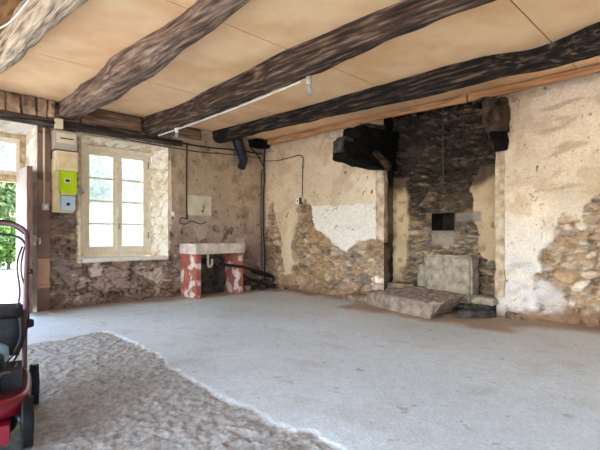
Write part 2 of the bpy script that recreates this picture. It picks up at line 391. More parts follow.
reveal(WX1, 0, FX1 + .0, FY, WZ0, WZ1, cream, (-1, 0, 0)); reveal(FX1, FY, FX1 + .0, OUT, WZ0, WZ1, cream, (-1, 0, 0))
reveal(WX0, 0, FX0, FY, WZ0, WZ1, cream, (1, 0, 0)); reveal(FX0, FY, FX0, OUT, WZ0, WZ1, cream, (1, 0, 0))
white = plain((236, 230, 218), (206, 194, 176), .006, 10, 8)
reveal(DX1, 0, DX1 - .06, FY, 0, DZ1, white, (-1, 0, 0)); reveal(DX1 - .06, FY, DX1 - .06, OUT, 0, DZ1, white, (-1, 0, 0))
reveal(DX0, 0, DX0, OUT, 0, DZ1, white, (1, 0, 0))
def flat(x0, x1, y0, y1, z, fn, nz):
    g.add(np.array([0, 0, z]), ex, ey, np.array([0, 0, nz]), lines(x0, x1, res=.03), lines(y0, y1, res=.03), lambda u, v: (lambda q: (q[0] * sstep(0, .03, v - y0), q[1]))(fn(u, v)))
flat(WX0, WX1, 0, OUT, WZ0, plain((238, 228, 206), (214, 198, 172), .004, 9, 2), 1)
def soffit(x0, x1, zf, zb, fn):
    g.add(np.zeros(3), ex, ey, np.array([0, 0, -1.]), lines(x0, x1, res=.03), lines(0, FY, OUT, res=.03), lambda u, v: (lambda q: (q[0] * sstep(0, .03, v), q[1]))(fn(u, v)), None, lambda u, v: np.outer(zf + (zb - zf) * np.clip(v / FY, 0, 1), ez))
soffit(WX0, WX1, WZ1, 2.075, cream); soffit(DX0, DX1, DZ1, 2.085, white)
flat(DX0, DX1, 0, OUT, .0, plain((206, 200, 190), (180, 172, 162), .003, 9, 2), 1)
g.add(np.array([0, OUT, 0]), ex, ez, ey, lines(-8, DX0, DX1, WX0, WX1, 0.6, res=.4), lines(-.1, WZ0, WZ1, DZ1, 2.9, res=.4), lambda u, v: (u * 0, np.tile(L(190, 170, 150), (len(u), 1))), holeW)
g.build('wall_back', M['wall'])

# ------------------------------------------------------------------ fireplace wall
RY0, RY1, RD = -3.905, -2.43, .23              # chimney recess: near edge, far edge, depth
pA = polyR([(269, 206), (273, 202), (279, 232), (282, 256), (285, 272), (268, 278), (262, 250)])
pB = polyR([(305, 198), (311, 206), (312, 220), (317, 231), (328, 238), (338, 249), (348, 256), (350, 247), (357, 241), (372, 239), (386, 237), (386, 320), (296, 310), (291, 280), (293, 262), (290, 246), (295, 229), (297, 209)])
pC = polyR([(255, 272), (300, 277), (300, 310), (255, 310)])
pWh = polyR([(312, 206), (310, 216), (318, 240), (350, 262), (386, 244), (386, 203), (345, 205)])
pD = polyR([(562, 217), (576, 217), (576, 224), (589, 230), (584, 212), (590, 197), (600, 190), (640, 176), (640, 370), (536, 340), (536, 275), (541, 263), (549, 242), (553, 234)])
pE = polyR([(497, 256), (540, 262), (548, 292), (562, 300), (562, 345), (497, 345)])
pF = polyR([(508, 312), (680, 316), (680, 380), (508, 380)])
pTop = polyR([(262, 138), (300, 133), (360, 120), (352, 128), (300, 141), (262, 150)])
def soot_amt(u, v):
    return np.zeros_like(u)
def f_right_wall(u, v):
    d, col = rubble(u, v, 8, STONE_R, (178, 152, 124), .21, .105, .35)
    warm = sstep(-1.9, -.9, u); col = mix(col, col * np.array([.98, .85, .68]) * .86, warm * .7)
    big = fbm(u * 1.9, v * 1.9, 131, 4); med = fbm(u * 5, v * 5, 141, 5)
    bare = np.maximum.reduce([pmask(u, v, pA, 2, .05), pmask(u, v, pB, 3, .06), pmask(u, v, pC, 4, .06), pmask(u, v, pD, 6, .09)])
    wst = pmask(u, v, pE, 7, .10, .05, 6)
    p = 1 - bare
    pc = np.tile(L(222, 206, 182), (len(u), 1)) * (.72 + .42 * big)[:, None]
    pc = mix(pc, L(210, 184, 150) + 0 * pc, sstep(-2.2, -.3, u) * .55)
    pc = mix(pc, L(186, 160, 130) + 0 * pc, sstep(.52, .70, med) * .55)
    right = sstep(-3.8, -4.1, u); pc = mix(pc, pc * np.array([1.04, 1.03, 1.04]), right)
    wh = pmask(u, v, pWh, 9, .03, .012); pc = mix(pc, L(228, 224, 218) * (.86 + .28 * med)[:, None], wh * .85)
    low = sstep(1.3, .8, v + .3 * (med - .5)) * right; pc = mix(pc, L(226, 222, 214) * (.86 + .28 * med)[:, None], low * .7)
    streak = sstep(.60, .72, fbm(u * 2.2, v * 9 + u * 1.5, 151, 4)) * right; pc = mix(pc, L(166, 142, 112) + 0 * pc, streak * .6)
    spots = np.maximum(sstep(.79, .83, fbm(u * 13, v * 10, 161, 5)), .7 * sstep(.84, .87, fbm(u * 36, v * 32, 162, 2))); pc = mix(pc, L(104, 84, 68) + 0 * pc, spots * .85)
    pit = fbm(u * 30, v * 26, 163, 3); pc = pc * (.92 + .16 * pit)[:, None]
    cr = np.abs(fbm(u * 2.6, v * 2.0, 171, 5) - .5); crk = sstep(.006, .001, cr) * sstep(.5, .62, fbm(u * 1.3 + 5, v * 1.3, 181)); pc = mix(pc, L(96, 78, 64) + 0 * pc, crk * .8)
    dp = .008 * (fbm(u * 7, v * 7, 191, 4) - .5) + .006 - .006 * spots - .006 * crk
    # layers of the plaster breaking off
    layer = sstep(.010, .0, np.abs(sdist(u, v, pWh)) - .01) * (wh > .2); dp = dp + .003 * wh
    col = mix(col, pc, p); d = d * (1 - p) + p * dp
    wc = L(214, 212, 212) * (.74 + .4 * fbm(u * 8, v * 8, 201, 4))[:, None]; w = wst * sstep(.30, .52, fbm(u * 8, v * 9, 211, 4)) * .85
    d = d * (1 - .55 * wst) - .006 * wst; wc = mix(wc, L(186, 172, 156) + 0 * wc, sstep(.5, .7, fbm(u * 10, v * 14, 214, 4)) * .6)
    col = mix(col, wc, w)
    pf = pmask(u, v, pF, 12, .08, .04, 8); col = mix(col, L(140, 108, 82) * (.7 + .6 * med)[:, None], pf * .8)
    foot = sstep(.16, .0, v + .1 * (med - .5)); col = mix(col, L(138, 104, 76) + 0 * col, foot * .7)
    # ragged, cobwebbed top below the batten
    tp = sstep(2.36, 2.44, v + .12 * (fbm(u * 11, v * 4, 221, 4) - .5)); col = mix(col, L(150, 118, 90) + 0 * col, tp * .5)
    # jamb of the chimney: soot bleeding round the corbels
    cs = sstep(.34, .05, np.hypot((u + 2.43) * 1.2, v - 2.2) + .2 * (med - .5)) ; col = mix(col, L(40, 33, 30) + 0 * col, cs * .9)
    cs2 = sstep(.30, .05, np.hypot((u + 3.92) * 1.6, v - 2.1) + .2 * (med - .5)); col = mix(col, L(70, 58, 50) + 0 * col, cs2 * .8)
    near = np.minimum(np.abs(u - RY0), np.abs(u - RY1)); d = d * sstep(0, .04, near)
    d = d + .03 * sstep(.13, .115, np.abs(u - (RY1 + .10)) * 1.0 + .004) * 0
    return d, col
pL = polyR([(391, 176), (407, 178), (408, 200), (410, 232), (406, 262), (404, 290), (380, 300), (380, 176)], RD)
pRr = polyR([(479, 166), (520, 160), (520, 262), (488, 262), (478, 250), (476, 232), (472, 205), (470, 190), (474, 180)], RD)
NY0, NY1, NZ0, NZ1 = -3.31, -3.0, .955, 1.175  # little niche in the back of the hearth
def f_hearth(u, v):
    d, col = rubble(u, v * 1.15, 28, [(150, 136, 122), (128, 114, 102), (170, 154, 134), (112, 104, 100), (176, 148, 116), (140, 122, 106)], (146, 126, 106), .24, .07, .2)
    med = fbm(u * 5, v * 5, 241, 5)
    p = np.maximum(pmask(u, v, pL, 15, .05), pmask(u, v, pRr, 16, .06))
    d = d * 1.5; pc = L(190, 168, 136) * (.66 + .5 * med)[:, None]; pc = mix(pc, L(130, 104, 80) + 0 * pc, sstep(.6, .7, fbm(u * 9, v * 9, 251, 4)) * .7)
    # soot: thick under the ceiling, thinning to nothing a little above the niche
    sv = v + .30 * (fbm(u * 3.4, v * 3.4, 261, 4) - .5)
    leftish = sstep(-3.0, -2.45, u)
    s = sstep(1.0, 1.28, sv + .10 * leftish)
    s2 = sstep(1.20, 1.62, sv + .30 * leftish)
    col = mix(col, col * .40 * np.array([1.0, .88, .8]), s * .9); col = mix(col, L(38, 33, 30) * (.2 + 1.7 * fbm(u * 16, v * 30, 271, 4))[:, None], s2 * .80)
    hs = sstep(.0, .03, d + .02) * sstep(.46, .6, fbm(u * 11 + 2, v * 24, 281, 5)) * s * (1 - .8 * leftish); col = mix(col, L(146, 126, 108) + 0 * col, hs * .75)  # light catching the raised stones, painted as paler colour
    lay = sstep(.58, .68, fbm(u * 10, v * 34, 283, 4)) * s2 * (1 - .85 * leftish); col = mix(col, L(104, 88, 76) + 0 * col, lay * .6); d = d + .03 * s * (fbm(u * 7, v * 26, 285, 4) - .5)
    pc = mix(pc, L(60, 48, 40) + 0 * pc, sstep(1.42, 1.58, sv) * .9)
    col = mix(col, pc, p); d = d * (1 - p) + p * (.008 + .008 * (fbm(u * 9, v * 9, 291) - .5))
    foot = sstep(.42, .2, v + .2 * (med - .5)); col = mix(col, L(104, 78, 58) + 0 * col, foot * .55)
    ed = np.maximum.reduce([NY0 - u, u - NY1, NZ0 - v, v - NZ1]); d = d * sstep(0, .03, ed)
    gl = sstep(.01, -.01, np.maximum.reduce([-3.64 - u, u - NY0 + .02, 1.06 - v, v - 1.18])); col = mix(col, L(118, 114, 110) * (.6 + .7 * med)[:, None], gl * .75); d = d * (1 - gl) + .02 * gl
    gl = sstep(.01, -.01, np.maximum.reduce([NY0 + .0 - u, u - NY1 - .0, .76 - v, v - .94])); col = mix(col, L(140, 132, 124) * (.6 + .7 * med)[:, None], gl * .7); d = d * (1 - gl) + .02 * gl
    return d, col
sootshade = plain((86, 74, 66), (44, 38, 35), .012, 9, 61, .02)  # recess sides painted dark as shade, with soot higher up
def f_side(u, v):
    d, c = sootshade(u, v); t = sstep(1.3, 1.75, v); c = mix(c, L(16, 14, 13) + 0 * c, t)
    c = mix(c, L(150, 130, 106) + 0 * c, sstep(.45, .6, fbm(u * 4, v * 3, 66)) * (1 - t) * .4); return d * sstep(0, .03, u), c
g = Grid(); nx = np.array([-1., 0, 0])
g.add(np.zeros(3), ey, ez, nx, lines(RY1, 0.03), lines(-.02, ROOMH + .05), f_right_wall)
g.add(np.zeros(3), ey, ez, nx, lines(-5.6, RY0), lines(-.02, ROOMH + .05), f_right_wall)
g.add(np.zeros(3), ey, ez, nx, lines(-8, -5.6, res=.06), lines(-.02, ROOMH + .05, res=.06), f_right_wall)
g.add(np.array([RD, 0, 0]), ey, ez, nx, lines(RY0, NY0, NY1, RY1), lines(-.02, NZ0, NZ1, ROOMH + .05), f_hearth, lambda u, v: (u > NY0) & (u < NY1) & (v > NZ0) & (v < NZ1))
g.add(np.array([0, RY1, 0]), ex, ez, np.array([0, -1., 0]), lines(0, RD, res=.015), lines(-.02, ROOMH + .05, res=.015), f_side)
g.add(np.array([0, RY0, 0]), ex, ez, np.array([0, 1., 0]), lines(0, RD, res=.015), lines(-.02, ROOMH + .05, res=.015), f_side)
blk = plain((40, 35, 32), (22, 19, 18), .006, 12, 71)
g.add(np.array([RD + .3, 0, 0]), ey, ez, nx, lines(NY0, NY1, res=.03), lines(NZ0, NZ1, res=.03), blk)
for yy, s in ((NY0, 1.), (NY1, -1.)): g.add(np.array([RD, yy, 0]), ex, ez, np.array([0, s, 0]), lines(0, .3, res=.03), lines(NZ0, NZ1, res=.03), lambda u, v: (u * 0, blk(u, v)[1]))
for zz, s in ((NZ0, 1.), (NZ1, -1.)): g.add(np.array([RD, 0, zz]), ex, ey, np.array([0, 0, s]), lines(0, .3, res=.03), lines(NY0, NY1, res=.03), lambda u, v: (u * 0, blk(u, v)[1]))
g.add(np.array([.6, 0, 0]), ey, ez, ex, lines(-8, .6, res=.5), lines(-.1, 2.9, res=.5), lambda u, v: (u * 0, np.tile(L(190, 170, 150), (len(u), 1))))
g.build('wall_right', M['wall'])

# ------------------------------------------------------------------ floor
fp = [onZ(*q) for q in [(-60, 352), (20, 345), (60, 339), (104, 331), (121, 336), (150, 351), (188, 377), (230, 400), (268, 418), (310, 435), (352, 452), (430, 490)]]
pRough = [(p.x, p.y) for p in fp] + [(-4.0, -6.6), (-9, -9), (-9, -3)]
def f_floor(u, v):
    big = fbm(u * 1.1, v * 1.1, 301, 4); med = fbm(u * 4, v * 4, 311, 5); fin = fbm(u * 22, v * 22, 321, 4)
    r = pmask(u, v, pRough, 31, .06, .015, 7)
    col = L(205, 219, 227) * (.88 + .28 * big)[:, None]
    col = mix(col, L(172, 170, 166) + 0 * col, sstep(.56, .74, med) * .25)
    col = mix(col, L(196, 184, 168) + 0 * col, sstep(-2.4, -.6, u) * .35)
    sc = sstep(.78, .82, fbm(u * 16, v * 15, 331, 4)); col = mix(col, L(132, 122, 114) + 0 * col, sc * .5)
    col = col * (.9 + .2 * fin)[:, None]
    d = .004 * (big - .5) + .0015 * (fin - .5)
    e, r1, r2, r3 = stones(u, v, 41, .038, .034)
    rc = L(192, 195, 193) * (.50 + .46 * fin + .22 * r2)[:, None] * (.68 + .32 * sstep(0, .3, e))[:, None]
    dd = -.012 + .008 * sstep(0, .4, e) * r1 + .016 * (fbm(u * 21, v * 21, 341, 4) - .5)
    col = mix(col, rc, r); d = d * (1 - r) + dd * r
    # brown earth swept against the walls
    wx = -u + .0; wy = -v; w = np.minimum(wx, wy * 1.0) + .5 * (med - .5) * .6 + .18 * (fbm(u * 2, v * 2, 351, 3) - .5)
    w = w - .22 * sstep(-2.0, -1.6, u) * sstep(.7, .3, -v); dirt = sstep(.40, .10, w) * (u > -3.4) + sstep(.2, .05, w) * (u <= -3.4) * .4
    hearth = sstep(.16, -.06, np.maximum(np.maximum(-.75 - u, -4.3 - v), v + 2.3) + .25 * (med - .5)); dirt = np.maximum(dirt, hearth)
    col = mix(col, L(160, 128, 98) * (.7 + .6 * med)[:, None], dirt * .85); d = d + dirt * (.010 + .012 * (fin - .5))
    return d, col
g = Grid()
g.add(np.zeros(3), ex, ey, ez, lines(-8, -5.0, res=.08), lines(-8, -5.2, 0, res=.03), f_floor)
g.add(np.zeros(3), ex, ey, ez, lines(-5.0, .25, res=.0125), lines(-5.2, 0.02, res=.0125), f_floor)
g.add(np.zeros(3), ex, ey, ez, lines(-5.0, .25, res=.05), lines(-8, -5.2, res=.05), f_floor)
g.build('floor', M['floor'])

# ------------------------------------------------------------------ ceiling panels with open joints
bm = B()
bays = [(-4.05, -3.1), (-3.22, -2.1), (-2.3, -.85), (-1.0, .0)]
seams = [-8, -6.35, -4.7, -3.04, -1.42, 0.05]
for k, (x0, x1) in enumerate(bays):
    for a, b in zip(seams, seams[1:]):
        z = ROOMH + .004 * k
        box(bm, (x0, a + .006, z), (x1, b - .006, z + .018))
ceil = obj('ceiling', bm, M['ceil']); tag(ceil, kind='structure')
bm = B(); box(bm, (-8, -8, ROOMH + .03), (-4.0, .5, ROOMH + .05)); o = obj('ceiling_left', bm, M['brown_board']); tag(o, kind='structure')
bm = B(); box(bm, (-8, -8, 2.78), (.6, .6, 2.9)); box(bm, (-4.0, -8, ROOMH + .04), (.2, .5, ROOMH + .05)); o = obj('ceiling_sun_block', bm, M['roof']); tag(o, kind='structure')  # upper slab is unseen, added to keep the sun out

# ------------------------------------------------------------------ beams
def interp(tbl, y, k):
    for a, b in zip(tbl, tbl[1:]):
        if a[0] >= y >= b[0]:
            t = (a[0] - y) / (a[0] - b[0]); t = t * t * (3 - 2 * t); return a[k] + (b[k] - a[k]) * t
    return tbl[-1][k] if y < tbl[-1][0] else tbl[0][k]
def beam(name, tbl, m, label, seed, amp=.016):
    """tbl rows: y, left x, right x, underside z"""
    bm = B(); n = 150; rings = []; y0, y1 = tbl[0][0], tbl[-1][0]
    for i in range(n + 1):
        y = y0 + (y1 - y0) * i / n; xl, xr, zb = (interp(tbl, y, k) for k in (1, 2, 3)); zt = ROOMH + .03
        pts = []; nl, nb = 10, 8; rr = .035
        for k in range(nl): pts.append((xl + rr * .3 * math.sin(PI * k / nl) , zt + (zb + rr - zt) * k / (nl - 1)))
        for k in range(nb): t = k / (nb - 1); pts.append((xl + rr + (xr - xl - 2 * rr) * t, zb - .012 * math.sin(PI * t)))
        for k in range(nl): pts.append((xr, zb + rr + (zt - zb - rr) * k / (nl - 1)))
        row = []
        for (x, z) in pts:
            q = Vector((x * 4 + seed, y * 1.3, z * 4)); w = Vector((x * 16 + seed, y * 3.0, z * 16))
            a = mn.fractal(q, .7, 2, 3) * amp + mn.fractal(w, .6, 2.1, 4) * amp * .55
            b = mn.fractal(q + Vector((9, 3, 5)), .7, 2, 3) * amp + mn.fractal(w + Vector((3, 7, 1)), .6, 2.1, 4) * amp * .55
            row.append(bm.verts.new((x + a, y, z + (b if z < ROOMH else 0))))
        rings.append(row)
    for q, w in zip(rings, rings[1:]):
        for k in range(len(q) - 1): bm.faces.new((q[k], q[k + 1], w[k + 1], w[k]))
        bm.faces.new((q[-1], q[0], w[0], w[-1]))
    bm.faces.new(rings[0]); bm.faces.new(rings[-1][::-1])
    o = obj(name, bm, m, smooth=True); return tag(o, label, 'beam', 'old ceiling beams')
beam('ceiling_beam', [(.03, -4.32, -4.09, 2.31), (-.9, -4.24, -4.06, 2.32), (-1.6, -4.17, -4.0, 2.34), (-2.1, -4.18, -4.02, 2.33), (-3, -4.16, -3.96, 2.34), (-8, -4.2, -4.0, 2.3)], M['beam1'], 'pale grey weathered ceiling beam at the far left with knots and cracks', 1)
beam('ceiling_beam', [(.03, -3.27, -3.03, 2.31), (-1.1, -3.30, -3.05, 2.30), (-2.1, -3.37, -3.13, 2.29), (-3.0, -3.34, -3.17, 2.34), (-3.8, -3.40, -3.22, 2.38), (-8, -3.4, -3.2, 2.35)], M['beam2'], 'brown crooked ceiling beam meeting the wall between electric panel and window', 14)
beam('ceiling_beam', [(.03, -2.21, -1.99, 2.29), (-.9, -2.18, -2.0, 2.30), (-2, -2.28, -2.05, 2.30), (-3.06, -2.37, -2.12, 2.295), (-4.1, -2.37, -2.18, 2.35), (-8, -2.4, -2.2, 2.34)], M['beam3'], 'dark brown ceiling beam with the light bulb hanging under it', 27)
beam('ceiling_beam', [(.03, -1.08, -.84, 2.36), (-1.2, -1.04, -.82, 2.36), (-3.0, -1.02, -.80, 2.345), (-3.8, -1.04, -.77, 2.33), (-4.1, -1.02, -.78, 2.34), (-4.6, -.88, -.74, 2.34), (-5.1, -1.06, -.82, 2.32), (-8, -1.0, -.8, 2.33)], M['beam4'], 'blackened ceiling beam nearest the fireplace wall', 41)

# wall plate timbers and the lintel
def timber(name, x0, x1, z0, z1, y0, y1, m, label, cat='beam', group=None, amp=.01):
    bm = B(); n = max(4, int((x1 - x0) / .05)); rings = []
    for i in range(n + 1):
        x = x0 + (x1 - x0) * i / n; row = []
        for (y, z) in [(y1, z0), (y0 + .01, z0), (y0, z0 + .012), (y0 - .004, (z0 * 2 + z1) / 3), (y0 - .004, (z0 + 2 * z1) / 3), (y0, z1 - .012), (y0 + .01, z1), (y1, z1)]:
            w = Vector((x * 2.5, y * 9, z * 12)); row.append(bm.verts.new((x, y + mn.fractal(w, .6, 2, 3) * amp, z + mn.fractal(w + Vector((4, 4, 4)), .6, 2, 3) * amp)))
        rings.append(row)
    for q, w in zip(rings, rings[1:]):
        for k in range(8): bm.faces.new((q[k], q[(k + 1) % 8], w[(k + 1) % 8], w[k]))
    bm.faces.new(rings[0]); bm.faces.new(rings[-1][::-1])
    return tag(obj(name, bm, m, smooth=True), label, cat, group)
timber('wall_plank', -3.0, -2.23, 2.30, 2.495, -.05, .05, M['plate'], 'wide brown plank above the window between two ceiling beams', 'plank')
timber('wall_plank', -1.96, -1.3, 2.33, 2.49, -.045, .05, M['plate'], 'short dark plank under the ceiling just right of the light bulb beam', 'plank')
timber('timber_lintel', -5.4, -1.62, 2.187, 2.272, -.055, .05, M['lintel'], 'long blackened timber lintel running over door and window', 'lintel')
cuts = [-4.02, -3.80, -3.655, -3.50, -3.385, -3.295]
names = ['leftmost one above the door', 'fourth from the brown crooked beam', 'third from the brown crooked beam', 'second from the brown crooked beam', 'tight against the brown crooked beam']
for k, (a, b) in enumerate(zip(cuts, cuts[1:])):
    p = [(a, .05), (b - .012, .05), (b - .012, -.05), (a, -.05)]
    o = obj('packing_stone', stone_prism(p, 2.28, 2.495, .016, 13, .03, .02, (k, 0, 0), .012), M['packing'], smooth=True)
    tag(o, 'brown rough packing stone above the lintel, ' + names[k], 'stone', 'packing stones above the lintel')

# batten along the fireplace wall
bm = B()
for a, b in ((-8, -3.62), (-3.60, 0.0)):
    n = 40
    for i in range(n):
        y0 = a + (b - a) * i / n; y1 = a + (b - a) * (i + 1) / n
        z0 = 2.425 + .012 * math.sin(y0 * 2.1); z1 = 2.425 + .012 * math.sin(y1 * 2.1)
        vs = [bm.verts.new(q) for q in ((-.09, y0, z0), (-.09, y1, z1), (-.09, y1, 2.5), (-.09, y0, 2.5), (-.055, y0, z0), (-.055, y1, z1), (-.055, y1, 2.5), (-.055, y0, 2.5))]
        for f in ((0, 1, 2, 3), (7, 6, 5, 4), (0, 4, 5, 1)): bm.faces.new([vs[i_] for i_ in f])
tag(obj('ceiling_batten', bm, M['batten']), 'orange pine batten along the top of the fireplace wall', 'batten')

# ------------------------------------------------------------------ window
w1 = empty('window_1', ((FX0 + FX1) / 2, FY, WZ0)); tag(w1, kind='structure')
ox = w1.location
def rel(p): return (p[0] - ox.x, p[1] - ox.y, p[2] - ox.z)
def wbox(bm, x0, x1, z0, z1, y0, y1): return box(bm, rel((x0, y0, z0)), rel((x1, y1, z1)))
bm = B(); fw = .055; ya, yb = FY - .01, FY + .07; z0, z1 = WZ0 + .035, 2.08
wbox(bm, FX0, FX0 + fw, z0, z1, ya, yb); wbox(bm, FX1 - fw, FX1, z0, z1, ya, yb); wbox(bm, FX0 + fw, FX1 - fw, z1 - .06, z1, ya, yb); wbox(bm, FX0 + fw, FX1 - fw, z0, z0 + .05, ya - .02, yb)
obj('window_frame', bm, M['frame'], w1, bevel=.004)
bm = B(); wbox(bm, WX0 + .01, WX1 - .03, WZ0 - .012, WZ0 + .03, -.015, FY + .02); obj('window_sill', bm, M['white_plastic'], w1, bevel=.006)
xm = (FX0 + FX1) / 2 + .0
for s, (a, b) in enumerate(((FX0 + fw + .002, xm - .001), (xm + .001, FX1 - fw - .002))):
    c0, c1 = z0 + .052, z1 - .062; bm = B(); t = .06; yc, yd = FY + .0, FY + .045
    wbox(bm, a, a + t, c0, c1, yc, yd); wbox(bm, b - t, b, c0, c1, yc, yd); wbox(bm, a + t, b - t, c1 - t, c1, yc, yd); wbox(bm, a + t, b - t, c0, c0 + .085, yc, yd)
    cs = obj('casement', bm, M['frame'], w1, bevel=.004)
    gz0, gz1 = c0 + .085, c1 - t
    for k in (1, 2, 3):
        zz = gz0 + (gz1 - gz0) * k / 4; bm = B(); wbox(bm, a + t, b - t, zz - .011, zz + .011, yc + .005, yd - .005); obj('glazing_bar', bm, M['frame'], cs)
    bm = B(); wbox(bm, a + t - .003, b - t + .003, gz0 - .003, gz1 + .003, yc + .02, yc + .024); obj('pane', bm, M['glass'], cs)
bm = B(); wbox(bm, xm - .022, xm + .022, z0 + .055, z1 - .065, FY - .014, FY - .001); wbox(bm, xm - .012, xm + .012, 1.15, 1.26, FY - .05, FY - .012)
ch = obj('centre_cover_strip', bm, M['frame'], w1, bevel=.003)
bm = B(); tube(bm, [rel((xm, FY - .02, .99)), rel((xm, FY - .05, .99)), rel((xm, FY - .05, 1.06))], .008); obj('window_handle', bm, M['steel'], w1, smooth=True)
bm = B()
for zz in (.85, 1.85): tube(bm, [rel((FX1 - .05, FY - .018, zz)), rel((FX1 - .05, FY - .018, zz + .09))], .009)
obj('hinge', bm, M['steel'], w1, smooth=True)

# ------------------------------------------------------------------ door: fixed transom light and a narrow leaf standing open into the room
d1 = empty('door_1', (DX1, FY, 0)); tag(d1, kind='structure'); ox = d1.location
bm = B(); xr = DX1 - .065; xl = DX0
wbox(bm, xr - .05, xr, 0, 2.10, FY - .01, FY + .07); wbox(bm, xl, xl + .05, 0, 2.10, FY - .01, FY + .07)
wbox(bm, xl + .05, xr - .05, 2.04, 2.10, FY - .01, FY + .07); wbox(bm, xl + .05, xr - .05, 1.52, 1.60, FY - .03, FY + .08)
obj('door_frame', bm, M['doorframe'], d1, bevel=.005)
bm = B(); wbox(bm, xr - .09, xr - .052, 1.602, 2.038, FY + .01, FY + .05); wbox(bm, xl + .052, xr - .092, 1.98, 2.038, FY + .01, FY + .05); wbox(bm, xl + .052, xr - .092, 1.602, 1.65, FY + .01, FY + .05)
ts = obj('transom_sash', bm, M['frame'], d1, bevel=.004)
bm = B(); wbox(bm, xl + .05, xr - .085, 1.64, 1.99, FY + .028, FY + .032); obj('pane', bm, M['glass'], ts)
# leaf
lx0, lx1, ly0, ly1 = -3.655, -3.605, -.25, .22
bm = B()
for k in range(4):
    a = ly0 + (ly1 - ly0) * k / 4; wbox(bm, lx0, lx1 - .012, .04, 1.655, a + .003, a + (ly1 - ly0) / 4 - .003)
lf = obj('door_leaf', bm, M['leaf'], d1, bevel=.004)
bm = B(); wbox(bm, lx1 - .0125, lx1, .04, 1.66, ly0, ly1); wbox(bm, lx0 - .003, lx1 + .002, .04, 1.66, ly0 - .014, ly0 + .002); obj('edge_batten', bm, M['leafedge'], lf)
bm = B()
for zz in (.25, .80, 1.4): wbox(bm, lx1 - .001, lx1 + .012, zz, zz + .09, ly0 + .01, ly1)
obj('ledge', bm, M['leafedge'], lf, bevel=.003)
bm = B(); wbox(bm, lx1 + .001, lx1 + .035, .78, .90, ly0 - .016, ly0 + .10); tube(bm, [rel((lx1 + .03, ly0 + .0, .86)), rel((lx1 + .075, ly0 - .01, .86)), rel((lx1 + .078, ly0 - .01, .80))], .009)
obj('latch', bm, M['steel'], lf, bevel=.002)

# ------------------------------------------------------------------ electric panel
pz = onW(52, 212); ep = empty('electric_panel', (-3.215, 0, 1.18)); ox = ep.location
tag(ep, 'cream electric panel with lime green meter on the wall left of the window', 'electric panel')
X0, X1 = -3.335, -3.09
def ebox(name, x0, x1, z0, z1, y0, y1, m, parent, bev=.006):
    bm = B(); wbox(bm, x0, x1, z0, z1, y0, y1); return obj(name, bm, m, parent, bevel=bev)
bb = ebox('backboard', X0, X1 - .01, 1.17, 1.80, -.03, .012, M['board'], ep)
ff = ebox('fuse_box', X0 + .0, X1 + .005, 1.915, 2.135, -.10, .012, M['grey_plastic'], ep, .01)
ebox('fuse_row', X0 + .05, X1 - .03, 2.01, 2.035, -.104, -.098, M['dkgrey'], ff, 0); ebox('fuse_cover', X0 + .02, X1 - .015, 1.99, 2.11, -.108, -.103, M['cream_plastic'], ff, .003)
ebox('fuse_label', X0 + .06, X1 - .04, 2.04, 2.055, -.1095, -.107, M['dkgrey'], ff, 0)
mb = ebox('meter_housing', X0 + .01, X1 + .008, 1.665, 1.895, -.13, .012, M['cream_plastic'], ep, .016)
ebox('housing_door', X0 + .03, X1 - .012, 1.69, 1.87, -.138, -.128, M['board'], mb, .005)
lm = ebox('meter', X0 + .065, X1 + .0, 1.395, 1.665, -.11, -.028, M['lime'], ep, .014)
ebox('display', X0 + .115, X0 + .165, 1.535, 1.565, -.1125, -.108, M['black'], lm, .002); ebox('display_surround', X0 + .105, X0 + .175, 1.525, 1.575, -.111, -.106, M['white_plastic'], lm, .002)
ebox('meter_foot', X0 + .075, X1 - .01, 1.375, 1.40, -.10, -.03, M['board'], lm, .004)
cb = ebox('main_breaker', X0 + .075, X1 - .015, 1.195, 1.365, -.10, -.028, M['pale_blue'], ep, .01)
bm = B(); lathe(bm, [(.001, 0), (.02, 0), (.018, .016), (.001, .017)], Matrix.Translation(rel((X0 + .15, -.1, 1.27))) @ Matrix.Rotation(PI / 2, 4, 'X'), 16); obj('breaker_button', bm, M['black'], cb)
bm = B(); wbox(bm, -3.325, -3.245, 2.155, 2.27, -.115, -.06)
jb = obj('junction_box', bm, M['cream_plastic'], None, bevel=.008); jb.location = ox; tag(jb, 'small cream junction box on the black lintel above the electric panel', 'junction box')
# paper tag hanging beside the panel
c = onW(80, 191, -.03); bm = B(); Mt = Matrix.Translation(c) @ Matrix.Rotation(-.65, 4, 'Y')
for i in range(6):
    for j in range(4):
        pass
gx = [[bm.verts.new(Mt @ Vector((-.055 + .11 * i / 6, -.01 * math.sin(i * .9) - .006 * j, -.05 + .10 * j / 4))) for j in range(5)] for i in range(7)]
for i in range(6):
    for j in range(4): bm.faces.new((gx[i][j], gx[i + 1][j], gx[i + 1][j + 1], gx[i][j + 1]))
bmesh.ops.solidify(bm, geom=bm.faces[:], thickness=.0012)
pt = obj('paper_tag', bm, M['paper']); tag(pt, 'small white paper tag hanging crooked between the green meter and the window', 'paper')
bm = B()
for j in range(4): box(bm, (-.035, -.0235 - .001 * j, .022 - j * .02), (.02 + .01 * (j % 2), -.0215, .028 - j * .02), Mt)
obj('printed_lines', bm, M['print'], pt)
# conduit and socket by the door
bm = B(); tube(bm, [onW(44, 128, -.05), onW(44, 160, -.02), onW(44.2, 203, -.02)], .011, 8); tag(obj('conduit', bm, M['cream_plastic'], smooth=True), 'thin pale upright conduit beside the door above the grey switch', 'conduit')
c = onW(44.3, 207, 0); bm = B(); cbox(bm, (c.x, -.02, c.z), (.075, .06, .08)); sw = obj('wall_switch', bm, M['grey_plastic'], bevel=.008); tag(sw, 'small grey surface switch beside the door left of the electric panel', 'switch')
bm = B(); cbox(bm, (c.x, -.053, c.z), (.035, .01, .045)); obj('rocker', bm, M['white_plastic'], sw, bevel=.003)

